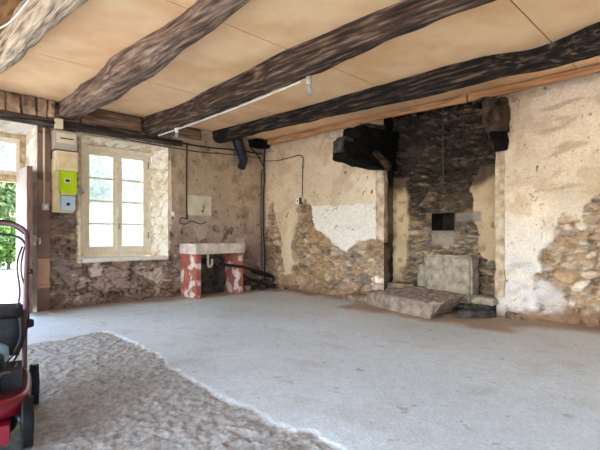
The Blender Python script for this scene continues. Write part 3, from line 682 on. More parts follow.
# ------------------------------------------------------------------ cables on the window wall
def cable(name, pts, r, m, label, sm=5, cat='cable', group=None):
    bm = B(); tube(bm, pts, r, 7, sm); return tag(obj(name, bm, m, smooth=True), label, cat, group)
cable('cable', [onW(0, 117, -.075), onW(40, 120, -.075), onW(62, 124, -.085), onW(100, 129, -.075), onW(140, 137, -.075), onW(175, 142, -.055), onW(205, 147, -.03), onW(235, 150, -.03), onW(262, 154, -.03)], .012, M['black'], 'thick black cable running along the lintel into the corner')
cable('cable', [onW(62, 128, -.08), onW(100, 134, -.085), onW(140, 142, -.08), onW(168, 147, -.06), onW(200, 152, -.02), onW(225, 154, -.02), onW(262, 158, -.02)], .008, M['dkgrey'], 'thin grey cable sagging below the black one over the window')
cable('cable', [onW(187, 144, -.025), onW(186.5, 170, -.02), onW(186.5, 200, -.02), onW(187, 219, -.02)], .011, M['black'], 'black upright cable left of the white wall plate', 2)
cable('cable', [onW(187, 219, -.02), onW(181, 218, -.02), onW(180, 223, -.02), onW(186, 224, -.03), onW(192, 221, -.02), onW(200, 224, -.02), onW(206, 222, -.015)], .007, M['dkgrey'], 'short grey cable end curling under the white wall plate')
cable('cable', [onW(170.5, 150, -.02), onW(171, 180, -.02), onW(171.5, 212, -.02)], .006, M['cream_plastic'], 'thin pale cable down the wall right of the window', 2)
c = onW(171.8, 214, 0); bm = B(); cbox(bm, (c.x, -.02, c.z), (.035, .05, .07)); o = obj('cable_switch', bm, M['white_plastic'], bevel=.008); tag(o, 'little white switch on the cable right of the window', 'switch')
a, b = onW(186.5, 195), onW(210.5, 216)
bm = B(); box(bm, (a.x, -.022, b.z), (b.x, .01, a.z)); wp = obj('wall_plate', bm, M['plate_white'], bevel=.004); tag(wp, 'cream square cover plate on the plaster above the sink', 'cover plate')
bm = B(); cc = onW(203, 208)
for q in ((0, 0, .02, .05), (-.02, -.05, .04, .03), (.01, .04, .012, .03)): box(bm, (cc.x + q[0] - q[2] / 2, -.0235, cc.z + q[1] - q[3] / 2), (cc.x + q[0] + q[2] / 2, -.0215, cc.z + q[1] + q[3] / 2))
obj('chipped_patch', bm, M['rubble_dark'], wp)
# corner cable bundle
cable('cable', [Vector((-.05, -.05, 2.40)), Vector((-.06, -.05, 2.05)), Vector((-.05, -.05, 1.85)), Vector((-.075, -.05, 1.55)), Vector((-.085, -.06, 1.2)), Vector((-.075, -.06, .9)), Vector((-.06, -.07, .5)), Vector((-.10, -.12, .12)), Vector((-.16, -.2, .03))], .013, M['black'], 'thick black cable hanging down the corner of the room')
cable('cable', [Vector((-.10, -.03, 1.98)), Vector((-.11, -.03, 1.6)), Vector((-.115, -.035, 1.1)), Vector((-.10, -.04, .6)), Vector((-.13, -.08, .1))], .009, M['dkgrey'], 'thin dark cable beside the thick one in the corner')
cable('cable', [onW(248, 140, -.05), onW(252, 149, -.06), onW(258, 156, -.05), Vector((-.05, -.06, 2.02))], .012, M['black'], 'short black cable looping from the ceiling into the corner')
cable('cable', [onR(265, 161, -.02), onR(278, 160.5, -.018), onR(290, 157.5, -.018), onR(302, 156, -.018), onR(302.6, 170, -.018), onR(302.3, 197, -.018)], .0075, M['dkgrey'], 'grey cable along the fireplace wall down to its switch', 4)
c = onR(300, 201, 0); bm = B(); box(bm, (-.045, c.y - .03, c.z - .045), (.012, c.y + .05, c.z + .045)); sb = obj('wall_switch', bm, M['white_plastic'], bevel=.008); tag(sb, 'white switch on the plaster of the fireplace wall near the corner', 'switch')
bm = B(); box(bm, (-.055, c.y - .045, c.z - .055), (.01, c.y - .032, c.z + .05)); box(bm, (-.052, c.y + .0, c.z - .012), (-.044, c.y + .02, c.z + .012)); obj('rocker', bm, M['dkgrey'], sb, bevel=.002)

# blue duct hanging from the ceiling near the corner
bm = B(); tube(bm, [onW(237, 138, -.10), onW(239, 146, -.10), onW(242, 154, -.10), onW(243.5, 161, -.10), onW(241, 168, -.10)], [.085, .062], 18, 6)
o = obj('duct_pipe', bm, M['bluepipe'], smooth=True); tag(o, 'short dark blue flexible pipe hanging from the ceiling near the corner', 'pipe')
bm = B()
for k in range(6):
    t = k / 5; c = onW(237 + 6.5 * t ** .7, 140 + 22 * t, -.10); lathe(bm, [(.062 + .022 * (1 - t), -.008), (.088 - .02 * t, 0), (.062 + .022 * (1 - t), .008)], Matrix.Translation(c) @ Matrix.Rotation(-.25, 4, 'Y'), 18)
obj('rib', bm, M['bluepipe'], o, smooth=True)
# dark box/vent by the corner under the beam
p = [(-.62, .03), (-.30, .03), (-.28, -.16), (-.60, -.20)]
o = obj('rafter_stub', stone_prism([(-.36, .03), (-.03, .03), (-.03, -.18), (-.34, -.16)], 2.36, 2.495, .01, 8, .05, .04), M['char'], smooth=True); tag(o, 'black charred rafter end in the ceiling corner behind the last beam', 'rafter end')

# ------------------------------------------------------------------ bulb, its conduit and the small lamp holder
bx = onZ(309, 77, 2.29); bl = empty('light_bulb', (bx.x, bx.y, 2.27)); tag(bl, 'bare light bulb in a holder under the dark brown beam', 'light bulb')
bm = B(); lathe(bm, [(.001, .03), (.022, .03), (.026, .0), (.026, -.03), (.021, -.045), (.001, -.045)], Matrix.Identity(4), 18); obj('holder', bm, M['grey_plastic'], bl, smooth=True)
bm = B(); lathe(bm, [(.001, -.043), (.014, -.045), (.017, -.06), (.031, -.085), (.034, -.105), (.028, -.13), (.012, -.142), (.001, -.144)], Matrix.Identity(4), 20); obj('bulb', bm, M['bulbglass'], bl, smooth=True)
bm = B(); lathe(bm, [(.001, -.05), (.012, -.05), (.010, -.085), (.006, -.10), (.001, -.10)], Matrix.Identity(4), 12); obj('bulb_stem', bm, M['white_plastic'], bl, smooth=True)
cable('conduit', [(-2.03, -.12, 2.272), (-2.03, -.9, 2.278), (-2.075, -2.0, 2.283), (bx.x + .01, bx.y + .10, 2.278)], .011, M['white_plastic'], 'white conduit fixed under the dark brown beam up to the bulb', 8, 'conduit')
c = Vector((-2.04, -.62, 2.285)); lh = empty('lamp_holder', c); tag(lh, 'small white lamp holder under the beam end near the window', 'lamp holder')
bm = B(); lathe(bm, [(.001, .02), (.035, .02), (.035, .0), (.022, -.01), (.02, -.06), (.001, -.06)], Matrix.Identity(4), 16); obj('socket', bm, M['white_plastic'], lh, smooth=True)
bm = B(); lathe(bm, [(.001, -.058), (.013, -.06), (.026, -.085), (.026, -.10), (.012, -.118), (.001, -.12)], Matrix.Identity(4), 16); obj('bulb', bm, M['bulbglass'], lh, smooth=True)
cable('cable', [onZ(-10, 32, 2.3), onZ(6, 25, 2.27), onZ(18, 14, 2.28), onZ(32, -4, 2.3)], .006, M['white_plastic'], 'white cable hanging in front of the pale grey beam top left')

# ------------------------------------------------------------------ sink of brick and concrete
sk = empty('sink', (-1.21, -.2, 0)); ox = sk.location; tag(sk, 'old concrete sink on peeling red brick piers under the cover plate', 'sink')
SX0, SX1, SY0, SY1 = -1.62, -.80, -.42, .0
m, nt, b = node_mat('peeling_brick'); N = nt.nodes; K = nt.links
tc = N.new('ShaderNodeTexCoord'); mp = N.new('ShaderNodeMapping'); mp.inputs['Rotation'].default_value = (PI / 2, 0, 0); K.new(tc.outputs['Object'], mp.inputs[0])
br = N.new('ShaderNodeTexNoise'); br.inputs['Scale'].default_value = 9
K.new(tc.outputs['Object'], br.inputs['Vector'])
r1 = N.new('ShaderNodeValToRGB'); r1.color_ramp.elements[0].color = (*lin((140, 70, 58)), 1); r1.color_ramp.elements[1].color = (*lin((188, 112, 94)), 1); K.new(br.outputs[0], r1.inputs[0])
n2 = N.new('ShaderNodeTexNoise'); n2.inputs['Scale'].default_value = 5.5; n2.inputs['Detail'].default_value = 7; K.new(tc.outputs['Object'], n2.inputs['Vector'])
r2 = N.new('ShaderNodeValToRGB'); r2.color_ramp.elements[0].position = .53; r2.color_ramp.elements[1].position = .58; r2.color_ramp.elements[0].color = (0, 0, 0, 1); K.new(n2.outputs[0], r2.inputs[0])
mx = N.new('ShaderNodeMix'); mx.data_type = 'RGBA'; K.new(r2.outputs[0], mx.inputs[0]); K.new(r1.outputs[0], mx.inputs[6]); mx.inputs[7].default_value = (*lin((216, 200, 192)), 1)
K.new(mx.outputs[2], b.inputs['Base Color']); b.inputs['Roughness'].default_value = .85
bp = N.new('ShaderNodeBump'); bp.inputs['Distance'].default_value = .006; bp.inputs['Strength'].default_value = .7; K.new(n2.outputs[0], bp.inputs['Height']); K.new(bp.outputs[0], b.inputs['Normal'])
M['brick'] = m
M['concrete'] = mat('pale_concrete', (222, 212, 200), (186, 172, 160), 10, .85, bump=.6, bd=.006, bscale=40)
def pier(x0, x1):
    bm = B(); z = 0.0; k = 0
    while z < .62:
        h = .0995
        if k % 2: ys = [(SY0, SY0 + .2), (SY0 + .206, SY1)]
        else: ys = [(SY0, SY0 + .1), (SY0 + .106, SY0 + .31), (SY0 + .316, SY1)]
        for (a, c) in ys:
            j = random.uniform(-.002, .002); wbox(bm, x0 + j, x1 + j, z + .002, min(z + h, .628), a + random.uniform(0, .003), c)
        z += .1035; k += 1
    wbox(bm, x0 + .005, x1 - .005, 0, .625, SY0 + .006, SY1)
    return obj('brick_pier', bm, M['brick'], sk, bevel=.004)
pier(SX0, SX0 + .075); pier(SX1 - .075, SX1)
bm = B(); wbox(bm, SX0 - .02, SX1 + .02, .63, .775, SY0 - .02, SY1); bmesh.ops.subdivide_edges(bm, edges=bm.edges[:], cuts=7, use_grid_fill=True)
for v in bm.verts:                            # sunken bowl
    X = abs(v.co.x) / .34; Y = abs(v.co.y) / .15
    if v.co.z > .77 and X < 1 and Y < 1: v.co.z -= .09
rough(bm, .003, 7)
obj('basin', bm, M['concrete'], sk, smooth=False)
bm = B()
for k in range(5): wbox(bm, SX0 + .08, SX1 - .08, .0 + k * .11, .107 + k * .11, -.06 - .006 * (k % 2), -.01)
rough(bmesh.ops.subdivide_edges(bm, edges=bm.edges[:], cuts=5, use_grid_fill=True) and bm, .01, 8); obj('back_stones', bm, M['rubble_dark'], sk)
a, b = onW(209, 256, -.22), onW(208, 267, -.22)
cable('waste_pipe', [onW(208, 254, -.25), onW(208, 262, -.25), onW(208.6, 266, -.25), onW(210.5, 266.5, -.25), onW(212, 264, -.25), onW(212, 259, -.25)], .018, M['white_plastic'], 'white curved waste trap hanging under the sink', 4, 'pipe')
cable('waste_hose', [onW(220, 258, -.2), onW(219.5, 268, -.2), onW(220, 287, -.2)], .012, M['dkgrey'], 'grey upright pipe under the sink to the floor', 3, 'pipe')
cable('drain_pipe', [onW(217, 264, -.46), onW(232, 265.5, -.47), onW(243, 267, -.42), onW(258, 271, -.34), onW(272, 276, -.3), Vector((-.10, -.33, .13))], .024, M['black'], 'black pipe sloping from the sink to the floor in the corner', 5, 'pipe')
cable('drain_pipe', [Vector((-.74, -.30, .30)), Vector((-.55, -.28, .2)), Vector((-.3, -.3, .12)), Vector((-.10, -.36, .05))], .022, M['black'], 'second black pipe lying lower behind the sloping one', 5, 'pipe')
cable('drain_pipe', [Vector((-.68, -.16, .42)), Vector((-.5, -.17, .36)), Vector((-.3, -.2, .27)), Vector((-.09, -.26, .20))], .020, M['black'], 'third black pipe highest against the wall between sink and corner', 5, 'pipe')
for k, (px, py, s) in enumerate([(246, 288, .12), (253, 283, .10), (262, 284, .11), (272, 284, .10), (280, 283, .11), (247, 279, .09), (289, 284, .09), (266, 279, .08)]):
    p = onW(px, py, -.16 if k % 2 else -.24) if px < 275 else onZ(px, py + 5, 0)
    w = s * .9; zz = 0; z1 = s * .8 if k not in (5, 7) else .17
    a = k * .7; out = [(p.x + math.cos(a + q * PI / 3) * w * (.8 + .3 * ((q * 7 + k) % 3) / 2), min(p.y + math.sin(a + q * PI / 3) * w * .7, -.03)) for q in range(6)]
    out = [(min(x, -.03), y) for x, y in out]
    o = obj('rubble_stone', stone_prism(out, 0, z1, .012, 9, .04, .15, (k * 3, 0, 0), .014), M['rubble_dark'] if k % 3 else M['rubble'], smooth=True)
    tag(o, ['dark rubble stone against the right brick pier of the sink', 'low rubble stone second from the sink under the black pipe', 'dark rubble stone midway between sink and corner', 'brown rubble stone under the end of the black pipe', 'dark rubble stone in the corner below the pipe end', 'tall dark stone standing beside the sink behind the pipe', 'small rubble stone by the fireplace wall near the corner', 'dark stone behind the sloping pipe against the wall'][k], 'stone', 'rubble between sink and corner')

# ------------------------------------------------------------------ fireplace: corbels, jamb stones, hearth
# left jamb, a slim dressed pilaster
def jamb(y0, y1, zb, z1, x0, label, mtl, seed):
    bm = B(); box(bm, (x0, y0, zb), (.06, y1, z1)); bmesh.ops.subdivide_edges(bm, edges=bm.edges[:], cuts=14, use_grid_fill=True); rough(bm, .014, 6, (seed, 0, 0))
    return tag(obj('fireplace_jamb', bm, mtl, smooth=True), label, 'jamb', 'fireplace jambs')
M['jamb'] = mat('limewashed_stone', (206, 190, 166), (148, 126, 102), 9, .9, bump=.9, bd=.01, bscale=22)
M['jambd'] = mat('sooty_limewash', (202, 182, 156), (136, 112, 90), 6, .9, bump=.7, bd=.01, bscale=22)
jamb(RY1 - .018, RY1 + .11, .80, 1.80, -.028, 'pale limewashed left jamb of the fireplace under the charred corbel', M['jamb'], 1)
jamb(RY0 - .09, RY0 + .01, .22, 1.83, -.012, 'pale cracked right jamb of the fireplace beside the plaster wall', M['jamb'], 5)
# left corbel: two stacked charred members projecting from the wall
def corbel_prism(pts, y0, y1, amp, seed, f=6):
    bm = B(); n = len(pts)
    a = [bm.verts.new((x, y0, z)) for x, z in pts]; b = [bm.verts.new((x, y1, z)) for x, z in pts]
    bm.faces.new(a); bm.faces.new(b[::-1])
    for i in range(n): bm.faces.new((a[i], b[i], b[(i + 1) % n], a[(i + 1) % n]))
    bmesh.ops.bevel(bm, geom=list(bm.edges), offset=.015, segments=1, affect='EDGES'); bmesh.ops.triangulate(bm, faces=bm.faces)
    for _ in range(5):
        es = [e for e in bm.edges if e.calc_length() > .05]
        if not es: break
        bmesh.ops.subdivide_edges(bm, edges=es, cuts=1); bmesh.ops.triangulate(bm, faces=[q for q in bm.faces if len(q.verts) > 4])
    bmesh.ops.recalc_face_normals(bm, faces=bm.faces); return rough(bm, amp, f, (seed, 0, 0))
cl = empty('fireplace_corbel', (-.3, -2.35, 1.8)); tag(cl, 'black charred corbel jutting out over the left jamb of the fireplace', 'corbel', 'fireplace corbels')
def put(o, par):
    o.parent = par; o.matrix_parent_inverse = Matrix.Translation(-par.location); return o
put(obj('lower_block', corbel_prism([(.22, 1.77), (-.22, 1.77), (-.60, 1.79), (-.86, 1.82), (-.87, 2.03), (.22, 2.05)], -2.50, -2.27, .02, 3), M['char'], smooth=True), cl)
put(obj('upper_block', corbel_prism([(.22, 2.03), (-.60, 2.03), (-.66, 2.10), (-.62, 2.24), (-.45, 2.29), (.22, 2.30)], -2.52, -2.25, .025, 7), M['char'], smooth=True), cl)
put(obj('brown_splinter', corbel_prism([(-.12, 2.27), (-.55, 2.24), (-.52, 2.29), (-.12, 2.335)], -2.54, -2.42, .012, 9), M['charbrown'], smooth=True), cl)
put(obj('grey_end_stone', corbel_prism([(-.74, 1.90), (-.90, 1.90), (-.92, 2.02), (-.82, 2.10), (-.70, 2.06)], -2.46, -2.30, .02, 11), M['rubble_dark'], smooth=True), cl)
put(obj('strut', corbel_prism([(-.02, 1.74), (-.10, 1.78), (-.38, 1.93), (-.32, 1.98), (.02, 1.84)], -2.56, -2.49, .008, 13), M['charbrown'], smooth=True), cl)
cr = empty('fireplace_corbel', (-.15, -4.0, 1.9)); tag(cr, 'brown smoked stone corbel with laths over the right jamb', 'corbel', 'fireplace corbels')
put(obj('corbel_stone', corbel_prism([(.15, 2.02), (-.20, 2.00), (-.30, 2.06), (-.32, 2.20), (-.28, 2.33), (-.10, 2.37), (.15, 2.38)], -4.05, -3.86, .02, 17), M['corbel'], smooth=True), cr)
put(obj('under_stone', corbel_prism([(.15, 1.80), (-.05, 1.82), (-.16, 1.93), (-.20, 2.01), (.15, 2.02)], -4.03, -3.90, .02, 19), M['char'], smooth=True), cr)
bm = B()
for pts in ([(-.22, -3.82, 2.10), (-.22, -3.60, 2.13), (-.18, -3.56, 2.20), (-.2, -3.64, 2.27), (-.22, -3.85, 2.25)], [(-.33, -4.03, 2.07), (-.34, -3.85, 2.04), (-.2, -3.70, 2.08)], [(-.34, -4.04, 2.3), (-.34, -3.9, 2.34), (-.25, -3.75, 2.33)]):
    tube(bm, pts, .012, 6, 5)
put(obj('bent_lath', bm, M['charbrown'], smooth=True), cr)
# iron rod hanging in the chimney
p0 = onR(443, 108, .12); p1 = onR(443.5, 186, .12)
bm = B(); tube(bm, [p0 + Vector((0, 0, .1)), p0, (p0 + p1) / 2 + Vector((.0, .004, 0)), p1], .007, 6)
hk = obj('pot_hanger', bm, M['dkgrey'], smooth=True); tag(hk, 'thin iron rod with hook hanging down the sooty chimney back', 'pot hanger')
bm = B(); tube(bm, [p1, p1 + Vector((0, 0, -.04)), p1 + Vector((0, -.025, -.06)), p1 + Vector((0, -.045, -.035))], .006, 6, 4); obj('hook', bm, M['dkgrey'], hk, smooth=True)
# granite block standing at the back of the hearth
bm = B(); a = onR(421, 293, .02); 
GY0, GY1 = onR(471.5, 270, .0).y, onR(424, 270, .0).y
box(bm, (.0, GY0, .10), (.225, GY1, .66)); bmesh.ops.bevel(bm, geom=bm.edges[:], offset=.02, segments=2, affect='EDGES'); bmesh.ops.subdivide_edges(bm, edges=bm.edges[:], cuts=9, use_grid_fill=True); rough(bm, .012, 7)
tag(obj('granite_block', bm, M['granite'], smooth=True), 'big grey granite block standing upright at the back of the hearth', 'stone block')
bm = B(); box(bm, (.12, GY1 - .02, .25), (.225, GY1 + .16, .52)); bmesh.ops.subdivide_edges(bm, edges=bm.edges[:], cuts=7, use_grid_fill=True); rough(bm, .02, 8, (3, 1, 0))
tag(obj('hearth_stone', bm, M['granite'], smooth=True), 'pale rough stone wedged left of the granite block', 'stone', 'loose hearth stones')
# hearth slab
sl = [(-.46, -2.64), (-.62, -3.10), (-.735, -3.52), (-.62, -3.60), (-.45, -3.57), (-.27, -3.62), (-.05, -3.58), (.0, -3.2), (.0, -2.7), (-.2, -2.6)]
ft = [(-.45, -2.66), (-.61, -3.10), (-.70, -3.48), (-.52, -3.44), (-.36, -3.38), (-.20, -3.40), (-.05, -3.40), (.0, -3.2), (.0, -2.7), (-.2, -2.62)]
tag(obj('hearth_slab', stone_prism(sl, .0, [.18, .185, .185, .185, .20, .21, .22, .235, .24, .21], .020, 11, .03, .0, (2, 2, 2), .008, ft), M['slab'], smooth=True), 'large rough broken hearth slab lying in front of the granite block', 'hearth slab')
for k, (out, z0, z1, mm, lab) in enumerate([
    ([(-.32, -2.36), (-.44, -2.62), (-.25, -2.68), (-.06, -2.58), (-.06, -2.36)], 0, .17, 'slab', 'broken brown stone at the left end of the hearth slab'),
    ([(-.06, -2.50), (-.08, -2.70), (.10, -2.85), (.21, -2.80), (.21, -2.50)], 0, .27, 'rubble', 'brown step stone inside the fireplace under the left jamb'),
    ([(-.12, -3.66), (-.14, -3.92), (.08, -3.94), (.20, -3.80), (.18, -3.62)], .13, .21, 'granite', 'pale flat stone right of the hearth slab below the cavity'),
    ([(-.05, -3.70), (-.08, -3.86), (.2, -3.88), (.2, -3.66)], 0, .135, 'rubble_dark', 'dark stone under the pale flat stone right of the hearth'),
    ([(-.46, -3.66), (-.30, -3.86), (-.10, -3.96), (-.16, -3.70), (-.30, -3.62)], 0, .085, 'rubble_dark', 'low dark rubble stone on the floor at the right end of the hearth slab'),
    ([(-.36, -2.0), (-.22, -2.38), (-.05, -2.36), (-.05, -1.98), (-.2, -1.94)], 0, .09, 'rubble', 'low rubble stone against the wall left of the hearth'),
    ([(-.06, -4.02), (-.14, -4.16), (-.02, -4.24), (-.0, -4.0)], 0, .07, 'rubble', 'small rubble stone at the foot of the right jamb')]):
    o = obj('hearth_stone', stone_prism(out, z0, z1, .014, 8, .04, .08, (k * 5, 1, 3), .015), M[mm], smooth=True); tag(o, lab, 'stone', 'loose hearth stones')

# ------------------------------------------------------------------ lawn mower
mw = empty('lawn_mower', (-4.635, -3.325, -.008), -math.radians(14.5)); tag(mw, 'red lawn mower with black engine and grass bag at the left edge', 'lawn mower')
T = .225
def wheel(x, y, r=.108, w=.045):
    bm = B(); Mx = Matrix.Translation((x, y, r)) @ Matrix.Rotation(PI / 2, 4, 'Y')
    prof = [(.03, -w / 2 + .006), (r * .72, -w / 2), (r * .93, -w / 2), (r, -w / 2 + .008)]
    nrib = 4
    for k in range(nrib):
        a = -w / 2 + .009 + (w - .018) * k / nrib; b2 = a + (w - .018) / nrib
        prof += [(r, a), (r, b2 - .0042), (r - .008, b2 - .0038), (r - .008, b2)]
    prof += [(r, w / 2 - .008), (r * .93, w / 2), (r * .72, w / 2), (.03, w / 2 - .006)]
    lathe(bm, prof, Mx, 36); wo = obj('wheel', bm, M['tyre'], mw)
    bm = B(); lathe(bm, [(.001, -w / 2 - .004), (.055, -w / 2 - .002), (.06, 0), (.055, w / 2 + .002), (.001, w / 2 + .004)], Mx, 20); obj('hub', bm, M['engine'], wo, smooth=True)
for sx in (-1, 1):
    for sy in (-1, 1): wheel(sx * (T + .012 * (sy + 1)), sy * .272)
# deck: rounded shell between the wheels
def deck_ring(z, gx, gy):
    pts = []
    for k in range(40):
        a = 2 * PI * k / 40; c_, s_ = math.cos(a), math.sin(a)
        X = gx * math.copysign(abs(c_) ** .6, c_); Y = gy * math.copysign(abs(s_) ** .55, s_)
        pts.append((X, Y - .03, z + .02 * (s_ < 0) * abs(s_)))
    return pts
bm = B(); rings = []
for z, gx, gy in [(.062, .19, .31), (.13, .198, .32), (.145, .228, .342), (.155, .236, .35), (.20, .24, .352), (.215, .232, .345), (.218, .215, .33), (.206, .20, .315), (.20, .12, .2)]:
    rings.append([bm.verts.new(p) for p in deck_ring(z, gx, gy)])
for q, w in zip(rings[2:], rings[3:]):
    for k in range(40): bm.faces.new((q[k], q[(k + 1) % 40], w[(k + 1) % 40], w[k]))
bm.faces.new(rings[-1])
for r_ in rings[:2]:
    for v in r_: bm.verts.remove(v)
dk = obj('deck', bm, M['red'], mw, smooth=True)
bm = B(); rings = [[bm.verts.new(p) for p in deck_ring(z, gx, gy)] for z, gx, gy in [(.055, .185, .30), (.10, .196, .318), (.15, .20, .322)]]
for q, w in zip(rings, rings[1:]):
    for k in range(40): bm.faces.new((q[k], q[(k + 1) % 40], w[(k + 1) % 40], w[k]))
obj('deck_skirt', bm, M['engine'], dk, smooth=True)  # recessed skirt coloured black to stand for shade below the rim
bm = B(); box(bm, (-.15, -.40, .075), (.165, -.30, .15)); obj('front_panel', bm, M['red'], mw, bevel=.02)
for sx in (-1, 1):
    bm = B(); tube(bm, [(sx * .2, -.272, .108), (sx * .19, -.25, .13), (sx * .17, -.2, .17)], .012, 8); obj('axle_bracket', bm, M['steel'], mw, smooth=True)
# engine
en = bm = B(); lathe(bm, [(.001, .19), (.15, .19), (.155, .22), (.15, .28), (.135, .30), (.13, .345), (.10, .362), (.001, .365)], Matrix.Translation((0, -.03, 0)), 28); e_ = obj('engine', bm, M['engine'], mw, smooth=False)
bm = B(); box(bm, (-.05, -.26, .21), (.09, -.17, .30))
for k in range(5): box(bm, (-.055, -.275, .215 + k * .017), (.095, -.165, .221 + k * .017))
obj('cylinder_fins', bm, M['engine'], e_, bevel=.002)
bm = B(); box(bm, (.09, -.12, .20), (.20, .06, .295)); obj('air_filter', bm, M['engine'], e_, bevel=.012)
bm = B(); lathe(bm, [(.001, .215), (.06, .215), (.075, .24), (.072, .33), (.05, .35), (.025, .355), (.025, .375), (.001, .376)], Matrix.Translation((.06, .16, .015)) @ Matrix.Scale(1.1, 4, (1, 0, 0)), 22); obj('fuel_tank', bm, M['tank'], e_, smooth=True)
bm = B(); tube(bm, [(.11, -.20, .285), (.13, -.17, .30), (.165, -.10, .285), (.18, -.02, .30)], .006, 6, 5); tube(bm, [(.07, -.27, .255), (.10, -.275, .24), (.12, -.24, .225), (.14, -.18, .20)], .005, 6, 5); obj('engine_wires', bm, M['steel'], e_, smooth=True)
bm = B(); lathe(bm, [(.001, 0), (.011, 0), (.013, .02), (.013, .05), (.001, .05)], Matrix.Translation((.06, -.265, .255)) @ Matrix.Rotation(PI / 2, 4, 'X'), 12); obj('spark_plug', bm, M['white_plastic'], e_, smooth=True)
# grass bag behind
bm = B(); box(bm, (-.21, .30, .26), (.195, .74, .475)); bmesh.ops.subdivide_edges(bm, edges=bm.edges[:], cuts=6, use_grid_fill=True)
for v in bm.verts:
    t = (v.co.y - .30) / .44; s = 1 - .16 * t * t
    if v.co.z < .36: v.co.x *= .92
    v.co.x *= s; v.co.z += .03 * math.sin(PI * t) * (1 if v.co.z > .36 else -1) + .015 * math.cos(v.co.x * 7)
rough(bm, .008, 6); gb = obj('grass_bag', bm, M['bag'], mw, smooth=True)
bm = B(); tube(bm, [(-.06, .42, .475), (-.06, .40, .53), (.06, .40, .53), (.06, .42, .475)], .011, 8, 4); obj('bag_handle', bm, M['black'], gb, smooth=True)
bm = B(); tube(bm, [(.185, .30, .47), (.19, .30, .36), (.16, .30, .28)], .010, 8, 3); tube(bm, [(-.2, .30, .475), (.185, .30, .475)], .010, 8); obj('bag_rim', bm, M['black'], gb, smooth=True)
# handle
P = lambda s: [(s * .205, .26, .17), (s * .205, .34, .36), (s * .21, .45, .62), (s * .215, .55, .86), (s * .20, .60, .935), (s * .13, .635, .972), (0, .645, .98)]
bm = B(); tube(bm, P(1), .013, 10, 5); tube(bm, P(-1), .013, 10, 5); hd = obj('handle', bm, M['pinktube'], mw, smooth=True)
bm = B(); tube(bm, [(.205, .605, .925), (.13, .648, .976), (0, .658, .985), (-.13, .648, .976), (-.205, .605, .925)], .0175, 10, 5); obj('grip', bm, M['black'], hd, smooth=True)
bm = B(); tube(bm, [(.212, .55, .84), (.17, .60, .895), (.06, .62, .915), (-.06, .62, .915), (-.17, .60, .895), (-.212, .55, .84)], .007, 8, 5); obj('control_bar', bm, M['black'], hd, smooth=True)
for s in (-1, 1):
    for prof, x, y, z in (([(.001, 0), (.024, 0), (.026, .012), (.018, .03), (.001, .031)], .218, .37, .42), ([(.001, 0), (.017, 0), (.014, .02), (.001, .02)], .222, .47, .70)):
        bm = B(); lathe(bm, prof, Matrix.Translation((s * x, y, z)) @ Matrix.Rotation(s * PI / 2, 4, 'Y'), 14); obj('knob', bm, M['black'], hd, smooth=True)
bm = B(); tube(bm, [(.19, .55, .84), (.165, .50, .74), (.18, .44, .58), (.16, .38, .42), (.19, .30, .32), (.15, .12, .26)], .005, 6, 6); tube(bm, [(.20, .56, .84), (.185, .49, .70), (.225, .40, .52), (.20, .30, .34), (.12, .1, .27)], .004, 6, 6); obj('control_cable', bm, M['black'], hd, smooth=True)

# ------------------------------------------------------------------ outside
bm = B(); n = 40
for (x0, y0, x1, y1) in ((-60, .5, 60, 90), (-60, -60, -8, .5), (-8, -60, 60, -8)):
    vs = [bm.verts.new(q) for q in ((x0, y0, -.06), (x1, y0, -.06), (x1, y1, -.06), (x0, y1, -.06))]; bm.faces.new(vs)
o = obj('ground_outside', bm, M['gravel']); tag(o, kind='structure')
bm = B(); box(bm, (-3.0, 13.0, -.06), (9.5, 13.5, 1.0)); bmesh.ops.subdivide_edges(bm, edges=[e for e in bm.edges if e.calc_length() > 3], cuts=40); bmesh.ops.subdivide_edges(bm, edges=[e for e in bm.edges if e.calc_length() > .7], cuts=3); rough(bm, .05, 2.5)
tag(obj('garden_wall', bm, M['gardenwall']), 'low pale garden wall across the yard seen through the door', 'garden wall')
bm = B(); box(bm, (-.2, 11.0, -.06), (6.5, 12.9, 1.95)); box(bm, (-.35, 10.9, 1.95), (6.6, 13.0, 2.02))
sh = obj('garden_shed', bm, M['gardenwall'], bevel=.02); tag(sh, 'low pale flat roofed outbuilding seen through the lower window panes', 'outbuilding')
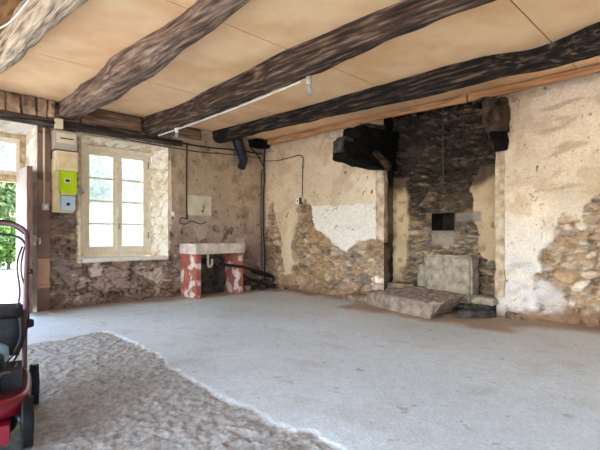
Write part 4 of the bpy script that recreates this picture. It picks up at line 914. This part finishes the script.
def tree(name, x, y, zc, rx, ry, rz, nleaf, m, label, trunk=True, seed=0, size=.16):
    R = random.Random(seed); t = empty(name, (x, y, -.06)); tag(t, label, 'tree' if trunk else 'bush', 'greenery across the yard')
    bm = B(); lobes = [(R.uniform(-.6, .6) * rx, R.uniform(-.6, .6) * ry, R.uniform(-.6, .65) * rz, R.uniform(.4, .62)) for _ in range(11)]
    for i in range(nleaf):
        lx, ly, lz, ls = lobes[i % len(lobes)]
        d = Vector((R.gauss(0, 1), R.gauss(0, 1), R.gauss(0, 1))).normalized() * (R.random() ** .35)
        p = Vector((lx + d.x * rx * ls, ly + d.y * ry * ls, lz + d.z * rz * ls + zc))
        if p.z < .02: p.z = R.uniform(.02, .3)
        Q = Matrix.Rotation(R.uniform(0, 6.3), 4, 'Z') @ Matrix.Rotation(R.uniform(-1.1, 1.1), 4, 'X') @ Matrix.Rotation(R.uniform(0, 6.3), 4, 'Y')
        s = size * R.uniform(.6, 1.3)
        vs = [bm.verts.new(p + (Q @ Vector(q)) * s) for q in ((0, -.5, 0), (.24, -.05, .06), (0, .55, 0), (-.24, -.05, .06))]
        bm.faces.new((vs[0], vs[1], vs[2])); bm.faces.new((vs[0], vs[2], vs[3]))
    me = bpy.data.meshes.new('foliage'); bm.to_mesh(me); bm.free(); me.materials.append(m); f = bpy.data.objects.new('foliage', me); C.objects.link(f); f.parent = t
    bm = B(); tube(bm, [(0, 0, 0), (.05, .02, zc * .5), (.0, .05, zc)], [.12 if trunk else .05, .05], 8, 4)
    for k in range(5): a = k * 1.26; tube(bm, [(.02, .02, zc * .55), (math.cos(a) * rx * .4, math.sin(a) * ry * .4, zc + rz * .25)], [.04, .015], 6)
    obj('trunk', bm, M['bark'], t, smooth=True)
tree('bush', -1.9, 8.8, .75, 1.5, .9, .75, 5200, M['foliage'], 'low dark green bush seen through the open door', False, 1, .13)
tree('tree', -1.6, 15.5, 2.9, 2.2, 1.8, 2.1, 7000, M['foliage2'], 'pale leafy tree behind the bush seen through the door', True, 2, .24)
tree('tree', 1.1, 15.6, 3.0, 2.0, 1.6, 2.0, 7000, M['foliage2'], 'pale leafy tree seen through the left casement', True, 3, .24)
tree('tree', 4.4, 16.5, 3.0, 2.2, 1.8, 1.8, 7000, M['foliage2'], 'green leafy tree seen through the right casement', True, 4, .24)
tree('tree', 2.6, 21.0, 4.2, 3.6, 2.0, 3.2, 8000, M['foliage'], 'tall tree farther back filling the top of the window', True, 5, .30)

# ------------------------------------------------------------------ unseen rear wall, its opening added to let in sky fill; light
g = Grid(); pw = plain((214, 196, 168), (190, 168, 140), .01, 3, 91)
g.add(np.array([0, -8, 0]), ex, ez, ey, lines(-8, -6.5, -4.5, 0.6, res=.2), lines(-.1, 2.35, 2.6, res=.2), pw, lambda u, v: (u > -6.5) & (u < -4.5) & (v < 2.35))
g.build('wall_front', M['wall'])

w = bpy.data.worlds.new('World'); bpy.context.scene.world = w; w.use_nodes = True; nt = w.node_tree
bg = nt.nodes['Background']; sky = nt.nodes.new('ShaderNodeTexSky'); sky.sky_type = 'NISHITA'; sky.sun_disc = False
sky.sun_elevation = math.radians(48); sky.sun_rotation = math.radians(-75); sky.dust_density = 1.6; sky.air_density = 1.0; sky.ozone_density = 1.0
nt.links.new(sky.outputs[0], bg.inputs[0]); bg.inputs[1].default_value = .42
sd = bpy.data.lights.new('sun', 'SUN'); sd.energy = 3.0; sd.angle = math.radians(1.0); sd.color = (1, .94, .84)
so = bpy.data.objects.new('sun', sd); C.objects.link(so)
dirv = Vector((.75, -.22, -.88)); so.rotation_euler = dirv.to_track_quat('-Z', 'Y').to_euler()

cam = bpy.data.cameras.new('camera'); co = bpy.data.objects.new('camera', cam); C.objects.link(co)
cam.sensor_fit = 'HORIZONTAL'; cam.sensor_width = 36; cam.lens = 36 * FPX / 600
co.location = CAM; co.rotation_euler = (PI / 2, 0, -A); cam.shift_y = (HY - 225) / 600; cam.clip_start = .05
sc = bpy.context.scene; sc.camera = co
sc.view_settings.view_transform = 'Standard'; sc.view_settings.look = 'None'; sc.view_settings.gamma = 1; sc.view_settings.use_curve_mapping = False
sc.view_settings.exposure = 1.9
sc.cycles.use_denoising = True; sc.cycles.diffuse_bounces = 8; sc.cycles.max_bounces = 14; sc.cycles.transparent_max_bounces = 16
